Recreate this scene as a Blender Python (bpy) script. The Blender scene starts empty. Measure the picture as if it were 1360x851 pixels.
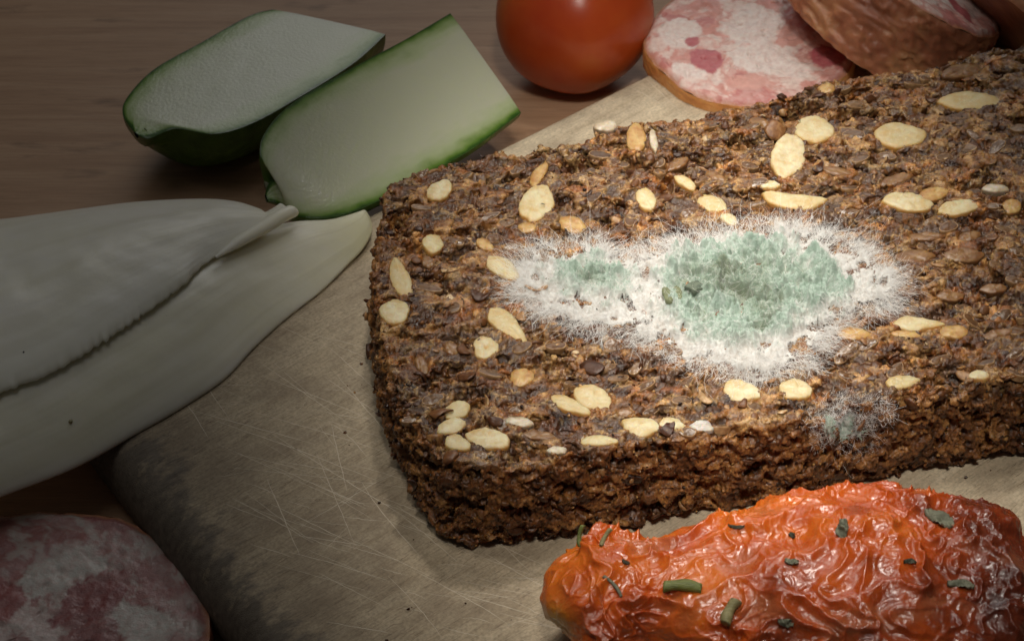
import bpy, bmesh, math, random, time
import numpy as np
from mathutils import Vector, Matrix
T0 = time.time()
random.seed(5)
RNG = np.random.default_rng(11)
SC = bpy.context.scene
COL = SC.collection
CM = 0.01                                   # everything below is laid out in centimetres

# ------------------------------------------------------------------ camera
ELEV, DIST, PXCM, ZT = 38.0, 48.0, 66.0, 3.5   # look-down angle, distance to bread top, scale, height of bread top
_e = math.radians(ELEV)
CAMP = np.array([0, -DIST*math.cos(_e), ZT + DIST*math.sin(_e)])
FW = np.array([0, math.cos(_e), -math.sin(_e)]); RT = np.array([1.0, 0, 0]); UP = np.cross(RT, FW)
FPX = PXCM*DIST
cam = bpy.data.objects.new('camera', bpy.data.cameras.new('camera'))
COL.objects.link(cam)
cam.location = Vector(CAMP*CM)
cam.rotation_euler = (math.radians(90-ELEV), 0, 0)
cam.data.sensor_width = 36; cam.data.lens = FPX/1360*36
cam.data.clip_start = 0.01; cam.data.clip_end = 50
cam.data.dof.use_dof = True
cam.data.dof.focus_distance = 0.475
cam.data.dof.aperture_fstop = 60
SC.camera = cam

# ------------------------------------------------------------------ light
world = bpy.data.worlds.new('World'); SC.world = world; world.use_nodes = True
wb = world.node_tree.nodes['Background']
wb.inputs[0].default_value = (1.0, 0.98, 0.95, 1); wb.inputs[1].default_value = 0.027

def lamp(name, kind, loc, target, energy, color):
    d = bpy.data.lights.new(name, kind); d.energy = energy; d.color = color
    o = bpy.data.objects.new(name, d); COL.objects.link(o)
    o.location = Vector(loc)*CM
    o.rotation_euler = (Vector(target) - Vector(loc)).to_track_quat('-Z', 'Y').to_euler()
    return o, d
POOL = np.array([4.3, 2.0, 3.2])                # aim of the added spots; their pool imitates a vignette around the mould
for az, el, en, sx, sy in ((90, 70, 10.6, .57, 1.0), (-90, 60, 11.0, .57, .92), (180, 66, 5.0, 1.0, .51)):
    a, e = math.radians(az), math.radians(el)
    p = POOL+55*np.array([math.cos(a)*math.cos(e), math.sin(a)*math.cos(e), math.sin(e)])
    key, kd = lamp('vignette_spot', 'SPOT', tuple(p), tuple(POOL), en, (1.0, 0.94, 0.85))
    kd.spot_size = math.radians(27.5); kd.spot_blend = 1.0; kd.shadow_soft_size = 0.045
    key.scale = (sx, sy, 1.0)
fill_lamp, wd = lamp('unseen_area', 'AREA', (-22.0, 16.0, 72.0), (-3, 3, 2), 0.40, (1.0, 0.985, 0.95))  # added unseen fill overhead, evens out the dim left side
wd.shape = 'RECTANGLE'; wd.size = 0.55; wd.size_y = 0.4

bk, bd = lamp('unseen_area', 'AREA', (6.0, 78.0, 46.0), (2, 6, 2), 0.68, (1.0, 0.99, 0.97))  # unseen window high behind, inferred from the tomato's soft highlight
bd.shape = 'RECTANGLE'; bd.size = 0.5; bd.size_y = 0.3

vs = SC.view_settings
SC.display_settings.display_device = 'sRGB'
vs.view_transform = 'Standard'; vs.look = 'None'; vs.exposure = 0.0; vs.gamma = 1.0; vs.use_curve_mapping = False
SC.render.engine = 'CYCLES'
SC.cycles.use_denoising = True
SC.cycles.max_bounces = 8

# ------------------------------------------------------------------ helpers: projection, noise, meshes
def at(px, py, z):
    """the point of the plane at height z that lies under a point of the photograph"""
    d = FW*FPX + RT*(px-680) - UP*(py-425.5)
    t = (z-CAMP[2])/d[2]
    return CAMP + d*t
def proj(P):
    v = np.asarray(P)-CAMP; w = v@FW
    return np.stack([680+FPX*(v@RT)/w, 425.5-FPX*(v@UP)/w], -1)
def ats(pts, z): return np.array([at(x, y, z) for x, y in pts])

_g = np.random.default_rng(3)
GR = _g.normal(size=(1024, 3)).astype(np.float32); GR /= np.linalg.norm(GR, axis=1)[:, None]
R1 = _g.random(65536).astype(np.float32)
def hsh(ix, iy, iz, seed=0):
    h = (ix.astype(np.uint32)*np.uint32(374761393) + iy.astype(np.uint32)*np.uint32(668265263)
         + iz.astype(np.uint32)*np.uint32(2147483647) + np.uint32((seed*974634777+12345) & 0xffffffff))
    h ^= h >> np.uint32(13); h *= np.uint32(1274126177); h ^= h >> np.uint32(16)
    h *= np.uint32(2246822519); h ^= h >> np.uint32(15)
    return h
def noise(p, seed=0):
    p = np.asarray(p, np.float32)
    i = np.floor(p).astype(np.int32); f = p-i
    u = f*f*f*(f*(f*6-15)+10)
    r = 0
    for dx in (0, 1):
        for dy in (0, 1):
            for dz in (0, 1):
                g = GR[hsh(i[:, 0]+dx, i[:, 1]+dy, i[:, 2]+dz, seed) & np.uint32(1023)]
                dd = g[:, 0]*(f[:, 0]-dx) + g[:, 1]*(f[:, 1]-dy) + g[:, 2]*(f[:, 2]-dz)
                w = (u[:, 0] if dx else 1-u[:, 0])*(u[:, 1] if dy else 1-u[:, 1])*(u[:, 2] if dz else 1-u[:, 2])
                r = r + w*dd
    return r*1.5
def fbm(p, o=4, seed=0, lac=2.03, gain=.5):
    p = np.asarray(p, np.float32); r = 0; a = 1.0
    for k in range(o):
        r = r + a*noise(p, seed+k*7); p = p*lac+3.1; a *= gain
    return r
def worley(p, seed=0, jit=.9):
    p = np.asarray(p, np.float32); i = np.floor(p).astype(np.int32)
    n = len(p); f1 = np.full(n, 9, np.float32); f2 = np.full(n, 9, np.float32); idv = np.zeros(n, np.float32)
    for dx in (-1, 0, 1):
        for dy in (-1, 0, 1):
            for dz in (-1, 0, 1):
                c = i+np.array([dx, dy, dz], np.int32)
                h = hsh(c[:, 0], c[:, 1], c[:, 2], seed)
                q = c + .5 + jit*(np.stack([R1[h & np.uint32(65535)], R1[(h*np.uint32(7)+np.uint32(11)) & np.uint32(65535)],
                                            R1[(h >> np.uint32(7)) & np.uint32(65535)]], -1)-.5)
                d = np.sqrt(((p-q)**2).sum(1))
                b = d < f1
                f2 = np.where(b, f1, np.minimum(f2, d)); idv = np.where(b, R1[(h >> np.uint32(3)) & np.uint32(65535)], idv); f1 = np.where(b, d, f1)
    return f1, f2, idv
def sstep(a, b, x):
    t = np.clip((x-a)/(b-a), 0, 1); return t*t*(3-2*t)

def inpoly(P, poly):
    x, y = P[:, 0], P[:, 1]; r = np.zeros(len(P), bool); n = len(poly)
    for k in range(n):
        x0, y0 = poly[k][:2]; x1, y1 = poly[(k+1) % n][:2]
        if y0 == y1: continue
        r ^= ((y0 > y) != (y1 > y)) & (x < (x1-x0)*(y-y0)/(y1-y0)+x0)
    return r
def sdf(P, poly):
    """distance to a polygon's edge, positive inside"""
    d = np.full(len(P), 1e9); n = len(poly)
    for k in range(n):
        a = np.array(poly[k][:2]); b = np.array(poly[(k+1) % n][:2]); ab = b-a
        t = np.clip(((P[:, :2]-a)@ab)/(ab@ab+1e-12), 0, 1)
        d = np.minimum(d, np.hypot(P[:, 0]-a[0]-t*ab[0], P[:, 1]-a[1]-t*ab[1]))
    return np.where(inpoly(P, poly), d, -d)
def spline(pts, n, closed=False):
    """evenly spaced points on a Catmull-Rom curve"""
    P = np.array(pts, float); m = len(P); out = []
    segs = m if closed else m-1
    for k in range(segs):
        if closed: a, b, c, d = P[(k-1) % m], P[k], P[(k+1) % m], P[(k+2) % m]
        else: a, b, c, d = P[max(k-1, 0)], P[k], P[k+1], P[min(k+2, m-1)]
        t = np.linspace(0, 1, 24, endpoint=False)[:, None]
        out.append(.5*((2*b)+(-a+c)*t+(2*a-5*b+4*c-d)*t*t+(-a+3*b-3*c+d)*t**3))
    out = np.concatenate(out+[P[:1] if closed else P[-1:]])
    s = np.r_[0, np.cumsum(np.linalg.norm(np.diff(out, axis=0), axis=1))]
    q = np.linspace(0, s[-1], n, endpoint=not closed)
    return np.stack([np.interp(q, s, out[:, j]) for j in range(P.shape[1])], -1)

def mesh(name, V, F, mats, attrs=None, smooth=True, mi=None, recalc=False):
    """V in cm (local), F an (n,3|4) array or list of such arrays"""
    me = bpy.data.meshes.new(name)
    V = np.asarray(V, np.float32)*CM
    Fs = F if isinstance(F, list) and np.ndim(F[0]) == 2 else [F]
    Fs = [np.asarray(f, np.int32) for f in Fs if len(f)]
    me.vertices.add(len(V)); me.vertices.foreach_set('co', V.ravel())
    loops = np.concatenate([f.ravel() for f in Fs]); tot = np.concatenate([np.full(len(f), f.shape[1], np.int32) for f in Fs])
    st = np.r_[0, np.cumsum(tot)[:-1]].astype(np.int32)
    me.loops.add(len(loops)); me.loops.foreach_set('vertex_index', loops)
    me.polygons.add(len(tot)); me.polygons.foreach_set('loop_start', st); me.polygons.foreach_set('loop_total', tot)
    for m in (mats if isinstance(mats, (list, tuple)) else [mats]): me.materials.append(m)
    if mi is not None: me.polygons.foreach_set('material_index', np.asarray(mi, np.int32))
    me.polygons.foreach_set('use_smooth', np.full(len(tot), smooth))
    for k, a in (attrs or {}).items():
        a = np.asarray(a, np.float32)
        if a.ndim == 1:
            me.attributes.new(k, 'FLOAT', 'POINT').data.foreach_set('value', a)
        else:
            c = np.ones((len(a), 4), np.float32); c[:, :3] = a
            me.attributes.new(k, 'FLOAT_COLOR', 'POINT').data.foreach_set('color', c.ravel())
    me.update(calc_edges=True); me.validate()
    if recalc:
        b = bmesh.new(); b.from_mesh(me); bmesh.ops.recalc_face_normals(b, faces=b.faces); b.to_mesh(me); b.free()
    return me
def put(name, me, parent=None, loc=(0, 0, 0), rot=(0, 0, 0), scale=(1, 1, 1), **props):
    o = bpy.data.objects.new(name, me); COL.objects.link(o)
    o.location = Vector(loc)*CM; o.rotation_euler = rot; o.scale = scale
    if parent: o.parent = parent
    for k, v in props.items(): o[k] = v
    return o
def thing(name, label, category, loc, group=None, me=None):
    o = put(name, me, None, loc, label=label, category=category)
    if group: o['group'] = group
    return o
def build(name, V, F, mats, parent, origin, attrs=None, **kw):
    """a mesh given in world cm, as a child whose parent stands at origin (cm)"""
    props = {k: kw.pop(k) for k in list(kw) if k in ('kind', 'label')}
    return put(name, mesh(name, np.asarray(V)-np.asarray(origin), F, mats, attrs, **kw), parent, **props)
def grid_faces(nu, nv, wu=False, wv=False):
    iu = np.arange(nu if wu else nu-1); iv = np.arange(nv if wv else nv-1)
    a, b = np.meshgrid(iu, iv, indexing='ij'); a = a.ravel(); b = b.ravel()
    a2 = (a+1) % nu; b2 = (b+1) % nv
    return np.stack([a*nv+b, a2*nv+b, a2*nv+b2, a*nv+b2], -1)
def vnormals(V, F):
    n = np.zeros_like(V); F = np.asarray(F)
    fn = np.cross(V[F[:, 2]]-V[F[:, 0]], V[F[:, -1]]-V[F[:, 1]]) if F.shape[1] == 4 else np.cross(V[F[:, 1]]-V[F[:, 0]], V[F[:, 2]]-V[F[:, 0]])
    for k in range(F.shape[1]):
        for j in range(3): n[:, j] += np.bincount(F[:, k], fn[:, j], len(V))
    return n/(np.linalg.norm(n, axis=1)[:, None]+1e-12)

# ------------------------------------------------------------------ materials
class Mat:
    def __init__(s, name, **bsdf):
        s.m = bpy.data.materials.new(name); s.m.use_nodes = True
        s.t = s.m.node_tree; s.n = s.t.nodes; s.b = s.n['Principled BSDF']
        for k, v in bsdf.items(): s.set(k.replace('_', ' '), v)
        s._co = None
    def set(s, k, v):
        if hasattr(v, 'is_output'): s.t.links.new(v, s.b.inputs[k])
        else: s.b.inputs[k].default_value = v if not isinstance(v, tuple) or len(v) != 3 or s.b.inputs[k].type != 'RGBA' else (*v, 1)
    def node(s, ty, ins=None, out=0, **kw):
        nd = s.n.new('ShaderNode'+ty)
        for k, v in kw.items(): setattr(nd, k, v)
        for k, v in (ins or {}).items():
            i = nd.inputs[k]
            if hasattr(v, 'is_output'): s.t.links.new(v, i)
            else: i.default_value = (*v, 1) if isinstance(v, tuple) and len(v) == 3 and i.type == 'RGBA' else v
        return nd.outputs[out]
    def co(s, scale=(1, 1, 1), rot=(0, 0, 0)):
        c = s.node('TexCoord', out=3)
        return s.node('Mapping', {'Vector': c, 'Scale': tuple(100*x for x in scale), 'Rotation': rot})
    def noise(s, scale, detail=4, co=None, rough=.55, out=0, dist=0):
        return s.node('TexNoise', {'Vector': co or s.co(), 'Scale': scale, 'Detail': detail, 'Roughness': rough, 'Distortion': dist}, out)
    def vor(s, scale, co=None, feature='F1', out=0, rnd=1):
        return s.node('TexVoronoi', {'Vector': co or s.co(), 'Scale': scale, 'Randomness': rnd}, out, feature=feature)
    def attr(s, name, out=2): return s.node('Attribute', out=out, attribute_name=name)
    def ramp(s, fac, stops, interp='LINEAR'):
        nd = s.n.new('ShaderNodeValToRGB'); r = nd.color_ramp; r.interpolation = interp
        while len(r.elements) < len(stops): r.elements.new(0)
        for el, (p, c) in zip(r.elements, stops):
            el.position = p; el.color = (*c, 1) if isinstance(c, tuple) else (c, c, c, 1)
        s.t.links.new(fac, nd.inputs[0]); return nd.outputs[0]
    def mix(s, f, a, b, blend='MIX'):
        nd = s.n.new('ShaderNodeMix'); nd.data_type = 'RGBA'; nd.blend_type = blend
        for i, v in ((0, f), (6, a), (7, b)):
            if hasattr(v, 'is_output'): s.t.links.new(v, nd.inputs[i])
            else: nd.inputs[i].default_value = (*v, 1) if isinstance(v, tuple) else v
        return nd.outputs[2]
    def math(s, op, a, b=0.0):
        return s.node('Math', {0: a, 1: b}, operation=op)
    def bump(s, h, dist, strength=1.0):
        b = s.node('Bump', {'Height': h, 'Distance': dist*CM, 'Strength': strength}); s.set('Normal', b); return b

def mat_crumb(name, dark):
    m = Mat(name, Specular_IOR_Level=.46)
    c = m.attr('col', 0)
    n = m.ramp(m.noise(26, 4, rough=.65), [(.30, .45), (.50, 1.0), (.72, 1.9)])
    c = m.mix(1.0, c, n, 'MULTIPLY')
    c = m.mix(m.ramp(m.noise(42, 2), [(.66, 0.0), (.74, .6)]), c, (.40, .25, .10))
    m.set('Base Color', c)
    m.set('Roughness', m.ramp(m.noise(9, 3), [(.35, .12), (.65, .42)]))
    m.set('Subsurface Weight', .14); m.set('Subsurface Radius', (.0016, .0006, .0002)); m.set('Subsurface Scale', 1.0)
    m.bump(m.noise(34, 4), .018, .8)
    return m.m
M_CRUMB = mat_crumb('bread_crumb', False)
M_CRUST = mat_crumb('bread_crust', True)

def mat_bits(name, stops, rough=.4, bumps=30):
    m = Mat(name, Roughness=rough)
    r = m.attr('rnd')
    f = m.math('ADD', r, m.math('MULTIPLY', m.math('SUBTRACT', m.noise(14, 4), .5), .55))
    m.set('Base Color', m.ramp(f, stops))
    m.set('Subsurface Weight', .2); m.set('Subsurface Radius', (.001, .0005, .0002)); m.set('Subsurface Scale', 1.0)
    m.bump(m.noise(bumps, 3), .015, .7)
    return m.m
M_FLAKE = mat_bits('bran', [(0, (.022, .008, .003)), (.3, (.075, .026, .009)), (.6, (.19, .08, .027)), (.82, (.38, .21, .085)), (1, (.62, .46, .27))], .34)
M_GRAIN = mat_bits('grain_crumb', [(0, (.016, .006, .003)), (.4, (.07, .024, .008)), (.75, (.20, .08, .024)), (1, (.50, .29, .11))], .16)

def mat_seed():
    m = Mat('seed_kernel', Roughness=.42)
    rim = m.attr('rim')
    rd = m.node('ObjectInfo', out=5)
    base = m.ramp(rd, [(0, (.54, .45, .25)), (.5, (.62, .55, .34)), (1, (.68, .62, .42))])
    base = m.mix(m.ramp(m.noise(4.5, 5), [(.36, 0.0), (.70, .8)]), base, (.52, .35, .13))
    base = m.mix(m.ramp(m.noise(13, 4), [(.58, 0.0), (.74, .6)]), base, (.72, .66, .50))
    m.set('Base Color', m.mix(rim, base, (.52, .27, .06)))
    m.set('Subsurface Weight', .45); m.set('Subsurface Radius', (.003, .0018, .0007)); m.set('Subsurface Scale', 1.0)
    m.bump(m.noise(14, 6), .022, .9)
    return m.m
M_SEED = mat_seed()
def mat_golden(name, a, b):
    m = Mat(name, Roughness=.3)
    m.set('Base Color', m.mix(m.attr('rim'), m.mix(m.ramp(m.noise(5, 4), [(.35, 0.0), (.7, 1.0)]), a, b), tuple(x*.6 for x in b)))
    m.set('Subsurface Weight', .4); m.set('Subsurface Radius', (.003, .0013, .0004)); m.set('Subsurface Scale', 1.0)
    m.bump(m.noise(20, 4), .015, .7)
    return m.m
M_GOLD = mat_golden('golden_seed', (.56, .38, .15), (.38, .18, .05))
M_TAN = mat_golden('tan_kernel', (.27, .145, .055), (.15, .065, .022))
M_PALE = mat_golden('pale_husk', (.62, .54, .42), (.42, .32, .20))
M_GREYHUSK = mat_golden('grey_husk', (.42, .38, .33), (.62, .58, .52))
def mat_rye():
    m = Mat('rye_kernel', Roughness=.16)
    rd = m.node('ObjectInfo', out=5)
    base = m.ramp(rd, [(0, (.10, .055, .03)), (.35, (.17, .10, .055)), (.7, (.13, .06, .022)), (1, (.24, .15, .085))])
    m.set('Base Color', m.mix(m.ramp(m.noise(8, 4), [(.4, 0.0), (.7, .7)]), base, (.07, .035, .018)))
    m.set('Subsurface Weight', .3); m.set('Subsurface Radius', (.002, .001, .0005)); m.set('Subsurface Scale', 1.0)
    m.bump(m.noise(22, 4), .014, .7)
    return m.m
M_RYE = mat_rye()

def mat_mould():
    m = Mat('mould_felt', Roughness=.95, Specular_IOR_Level=.1)
    g = m.attr('green'); o = m.attr('olive')
    n = m.noise(9, 5)
    white = m.ramp(n, [(.3, (.66, .60, .53)), (.62, (.86, .86, .83))])
    green = m.ramp(m.noise(5, 6), [(.3, (.34, .47, .38)), (.5, (.46, .60, .50)), (.68, (.62, .74, .65))])
    c = m.mix(g, white, green); c = m.mix(o, c, (.17, .20, .10))
    m.set('Base Color', c); m.set('Sheen Weight', .5); m.set('Sheen Roughness', .5)
    m.bump(m.noise(34, 6, rough=.7), .05, 1.0)
    return m.m
M_MOULD = mat_mould()
def mat_hair(name, stops):
    m = Mat(name, Roughness=.75, Specular_IOR_Level=.25)
    m.set('Base Color', m.ramp(m.attr('rnd'), stops))
    m.set('Subsurface Weight', 0.0)
    return m.m
M_HYPHA = mat_hair('hyphae', [(0, (.84, .76, .69)), (.3, (.94, .93, .90)), (1, (.97, .97, .96))])
M_SPORE = mat_hair('spore_fuzz', [(0, (.27, .38, .29)), (.45, (.46, .61, .50)), (1, (.72, .83, .75))])
mm = Mat('bare_spore_skin', Roughness=.8)
mm.set('Base Color', mm.ramp(mm.noise(9, 4), [(.35, (.13, .145, .075)), (.7, (.20, .22, .12))])); mm.bump(mm.noise(25, 4), .02)
M_OLIVE = mm.m
mm = Mat('dark_spore_skin', Roughness=.8)
mm.set('Base Color', mm.ramp(mm.noise(9, 4), [(.35, (.07, .09, .065)), (.7, (.14, .17, .12))])); mm.bump(mm.noise(25, 4), .02)
M_DKOLIVE = mm.m

# wood of the board: grain runs along its back edge; its rim is worn dark
BA = at(690, 170, 1.3); BB = at(860, 85, 1.3)
BD = (BB-BA)[:2]; BD /= np.linalg.norm(BD); BANG = math.atan2(BD[1], BD[0])
def mat_board():
    m = Mat('board_wood', Roughness=.62, Specular_IOR_Level=.35)
    lg = m.co((.35, 9, 9), (0, 0, 0)); fine = m.co((2.2, 30, 30))
    base = m.ramp(m.noise(.9, 6, lg, .6), [(.2, (.50, .40, .265)), (.5, (.64, .53, .37)), (.8, (.72, .61, .44))])
    pores = m.ramp(m.noise(1.6, 4, fine, .6), [(.30, .62), (.47, 1.0)])
    base = m.mix(1.0, base, pores, 'MULTIPLY')
    speck = m.ramp(m.noise(16, 5, rough=.7), [(.32, .72), (.5, 1.0), (.68, 1.2)]); base = m.mix(1.0, base, speck, 'MULTIPLY')
    blot = m.ramp(m.noise(.7, 7, rough=.65), [(.42, 0.0), (.70, .6)])
    base = m.mix(blot, base, (.25, .185, .125))
    base = m.mix(m.ramp(m.math('ADD', m.attr('left_tone'), m.math('MULTIPLY', m.math('SUBTRACT', m.noise(.8, 6, rough=.65), .5), .9)), [(.1, 0.0), (.9, .8)]), base, m.mix(1.0, base, (.56, .53, .50), 'MULTIPLY'))  # wood tone darkens towards the left edge, broken up by noise
    wear = m.attr('wear')
    wn = m.math('ADD', wear, m.math('MULTIPLY', m.math('SUBTRACT', m.noise(1.3, 8, m.co((1.1, 2.0, 2)), .72), .5), 2.2))
    base = m.mix(m.ramp(wn, [(.42, 0.0), (.80, .85)]), base, m.ramp(m.noise(2.2, 6, m.co((1, 3, 3))), [(.3, (.060, .047, .037)), (.7, (.17, .14, .11))]))
    m.set('Base Color', base)
    h = m.math('ADD', m.math('MULTIPLY', m.noise(1.6, 4, fine, .6), .7), m.math('MULTIPLY', m.noise(3, 6), .3))
    m.bump(h, .035, .9)
    return m.m
M_BOARD = mat_board()
mm = Mat('scratched_wood', Roughness=.7)
mm.set('Base Color', mm.ramp(mm.noise(6, 4), [(.3, (.55, .46, .34)), (.7, (.74, .66, .52))])); M_SCRATCH = mm.m
mm = Mat('dark_cut', Roughness=.8)
mm.set('Base Color', mm.ramp(mm.noise(6, 4), [(.3, (.16, .11, .065)), (.7, (.28, .20, .125))])); M_CUT = mm.m
def mat_table():
    m = Mat('table_wood', Roughness=.45, Specular_IOR_Level=.3)
    g = m.co((.16, 2.6, 2.6), (0, 0, math.radians(-14)))
    base = m.ramp(m.noise(1.0, 7, g, .6, dist=.4), [(.25, (.36, .205, .118)), (.5, (.47, .285, .17)), (.75, (.54, .35, .22))])
    fine = m.ramp(m.noise(2.2, 5, m.co((.5, 14, 14), (0, 0, math.radians(-14))), .65), [(.28, .72), (.5, 1.0)])
    base = m.mix(1.0, base, fine, 'MULTIPLY')
    spots = m.ramp(m.noise(.8, 5, m.co((.5, 1.4, 1), (0, 0, math.radians(-14)))), [(.60, 0.0), (.72, .55)])
    base = m.mix(spots, base, (.10, .055, .032))
    m.set('Base Color', base)
    m.bump(m.noise(1.5, 6, m.co((.6, 12, 12), (0, 0, math.radians(-14)))), .02, .6)
    return m.m
M_TABLE = mat_table()

def mat_chicory():
    m = Mat('chicory_flesh', Roughness=.34, Specular_IOR_Level=.4)
    base = m.mix(m.ramp(m.noise(.8, 4), [(.35, 0.0), (.7, 1.0)]), (.82, .79, .62), (.87, .84, .70))
    y = m.attr('yellow')
    base = m.mix(y, base, (.62, .60, .34))
    spk = m.ramp(m.noise(7, 2), [(.76, 0.0), (.80, .45)])
    base = m.mix(spk, base, (.50, .48, .36))
    m.set('Base Color', base)
    m.set('Subsurface Weight', .35); m.set('Subsurface Radius', (.006, .0055, .0035)); m.set('Subsurface Scale', 1.0)
    v = m.attr('vein'); base = m.mix(m.ramp(v, [(.5, 0.0), (.85, .26)]), base, (.60, .56, .40)); m.set('Base Color', base)
    m.bump(m.math('ADD', v, m.math('MULTIPLY', m.noise(5, 6), .6)), .014, .5)
    return m.m
M_CHIC = mat_chicory()
def mat_cuke():
    m = Mat('cucumber_flesh', Roughness=.22, Specular_IOR_Level=.45)
    e = m.attr('edge')       # 0 in the middle, 1 at the peel: flesh of the cucumber is greener towards its peel
    f = m.math('ADD', e, m.math('MULTIPLY', m.math('SUBTRACT', m.noise(2.2, 5, m.co((1, 1, 1))), .5), .22))
    c = m.ramp(f, [(.25, (.62, .64, .47)), (.55, (.52, .59, .35)), (.76, (.32, .42, .17)), (.88, (.15, .27, .045)), (.965, (.045, .11, .018))])
    m.set('Base Color', c)
    m.set('Subsurface Weight', .4); m.set('Subsurface Radius', (.005, .006, .0025)); m.set('Subsurface Scale', 1.0)
    m.bump(m.noise(12, 5), .015, .6)
    return m.m
M_CUKE = mat_cuke()
def mat_peel():
    m = Mat('cucumber_peel', Roughness=.32)
    f = m.noise(1.0, 5, m.co((1.6, 1.6, 1.6)))
    c = m.ramp(f, [(.3, (.040, .105, .016)), (.55, (.085, .20, .026)), (.75, (.17, .33, .055))])
    c = m.mix(m.ramp(m.noise(16, 3), [(.68, 0.0), (.76, .5)]), c, (.22, .30, .14))
    c = m.mix(m.ramp(m.attr('tip'), [(.86, 0.0), (1.0, .85)]), c, (.20, .22, .12))
    m.set('Base Color', c); m.bump(m.noise(7, 5), .04, .7)
    return m.m
M_PEEL = mat_peel()
def mat_tomato():
    m = Mat('tomato_skin', Roughness=.30, Specular_IOR_Level=.5)
    c = m.ramp(m.noise(.45, 4), [(.3, (.46, .050, .012)), (.55, (.56, .095, .018)), (.75, (.60, .17, .028))])
    m.set('Base Color', c)
    m.set('Subsurface Weight', .25); m.set('Subsurface Radius', (.006, .0015, .0006)); m.set('Subsurface Scale', 1.0)
    m.bump(m.noise(26, 3), .004, .4)
    return m.m
M_TOMATO = mat_tomato()
def mat_dried():
    m = Mat('dried_tomato_skin', Specular_IOR_Level=.6)
    v = m.attr('val'); n = m.noise(1.3, 5)
    f = m.math('ADD', v, m.math('MULTIPLY', m.math('SUBTRACT', n, .5), .5))
    c = m.ramp(f, [(.08, (.075, .014, .006)), (.36, (.22, .036, .009)), (.60, (.48, .078, .009)), (.88, (.66, .155, .015))])
    c = m.mix(m.math('MULTIPLY', m.attr('flesh'), .7), c, (.42, .14, .06))
    c = m.mix(m.attr('yellow'), c, (.34, .24, .03))
    m.set('Base Color', c)
    m.set('Roughness', m.ramp(m.noise(2.2, 5), [(.32, .15), (.7, .40)]))
    m.set('Subsurface Weight', .30); m.set('Subsurface Radius', (.003, .0009, .0003)); m.set('Subsurface Scale', 1.0)
    m.set('Coat Weight', .25); m.set('Coat Roughness', .15)
    m.bump(m.noise(9, 5), .025, .7)
    return m.m
M_DRIED = mat_dried()
def mat_meat():
    m = Mat('sausage_meat', Roughness=.26, Specular_IOR_Level=.45)
    c = m.attr('col', 0)
    c = m.mix(m.ramp(m.noise(9, 5), [(.40, 0.0), (.70, .35)]), c, (.56, .25, .22))
    m.set('Base Color', c)
    m.set('Subsurface Weight', .18); m.set('Subsurface Radius', (.0012, .0006, .0005)); m.set('Subsurface Scale', 1.0)
    m.bump(m.noise(13, 5), .03, .7)
    return m.m
M_MEAT = mat_meat()
def mat_rind(name, stops):
    m = Mat(name, Roughness=.38)
    c = m.ramp(m.noise(1.1, 6), stops)
    m.set('Base Color', c)
    m.set('Subsurface Weight', .25); m.set('Subsurface Radius', (.004, .0015, .0008)); m.set('Subsurface Scale', 1.0)
    m.bump(m.noise(8, 6), .04, .7)
    return m.m
M_RIND = mat_rind('sausage_casing', [(.3, (.26, .085, .045)), (.5, (.44, .165, .085)), (.72, (.58, .28, .13))])
M_RIND_PALE = mat_rind('orange_casing', [(.3, (.52, .19, .055)), (.5, (.66, .29, .09)), (.72, (.72, .40, .17))])
def mat_herb(name, a, b, rough=.5):
    m = Mat(name, Roughness=rough)
    m.set('Base Color', m.ramp(m.noise(2.4, 5, m.co((1, 6, 6))), [(.3, a), (.7, b)])); m.bump(m.noise(4, 5, m.co((1.5, 12, 12))), .03, .8)
    return m.m
M_STEM = mat_herb('chive_green', (.08, .10, .018), (.22, .24, .06), .35)
M_STRAW = mat_herb('straw_green', (.16, .14, .05), (.34, .30, .14))
M_LEAFBIT = mat_herb('dried_leaf', (.10, .105, .065), (.25, .25, .17))
M_DARKBIT = mat_herb('dark_leaf', (.035, .036, .02), (.10, .10, .06))

# ------------------------------------------------------------------ setting: table top
put('table', mesh('table', [(-90, -60, 0), (90, -60, 0), (90, 120, 0), (-90, 120, 0)], [[0, 1, 2, 3]], M_TABLE),
    kind='structure', label='brown wooden table top under the cutting board')

# ------------------------------------------------------------------ cutting board
L1 = at(165, 635, 1.3); L2 = at(330, 851, 1.3)
BL = (L2-L1)[:2]; BL /= np.linalg.norm(BL)
Mx = np.array([[BD[0], BL[0]], [BD[1], BL[1]]])
_s = np.linalg.solve(Mx, L1[:2]-BA[:2])
BC = BA[:2] + BD*_s[0]                       # corner of the board, under the chicory
Rb = 1.6
def board_outline(ins):
    c1 = BC + (BD+BL)*ins
    far = [BC+BD*(40-ins)+BL*ins, BC+BD*(40-ins)+BL*(26-ins), BC+BD*ins+BL*(26-ins)]
    a, b = c1+BL*Rb, c1+BD*Rb
    t = np.linspace(0, 1, 14)[:, None]
    P = np.concatenate([(1-t)**2*a + 2*t*(1-t)*c1 + t*t*b, far]); out = []
    for k in range(len(P)):
        q = P[(k+1) % len(P)]; n = 1 if k < 13 else (60, 50, 80, 50)[k-13]
        out += [P[k]+(q-P[k])*i/n for i in range(n)]
    return np.array(out)
prof = [(0.30, 0.0), (0.08, .10), (0, .35), (0, .62), (.05, .86), (.16, 1.06), (.32, 1.2), (.52, 1.275), (.8, 1.3)]
P0 = board_outline(0)
cen = P0.mean(0)
rings = [np.c_[board_outline(ins), np.full(len(P0), z)] for ins, z in prof]
nB = len(P0); V = np.concatenate(rings)
F = grid_faces(len(prof), nB, False, True)
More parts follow.
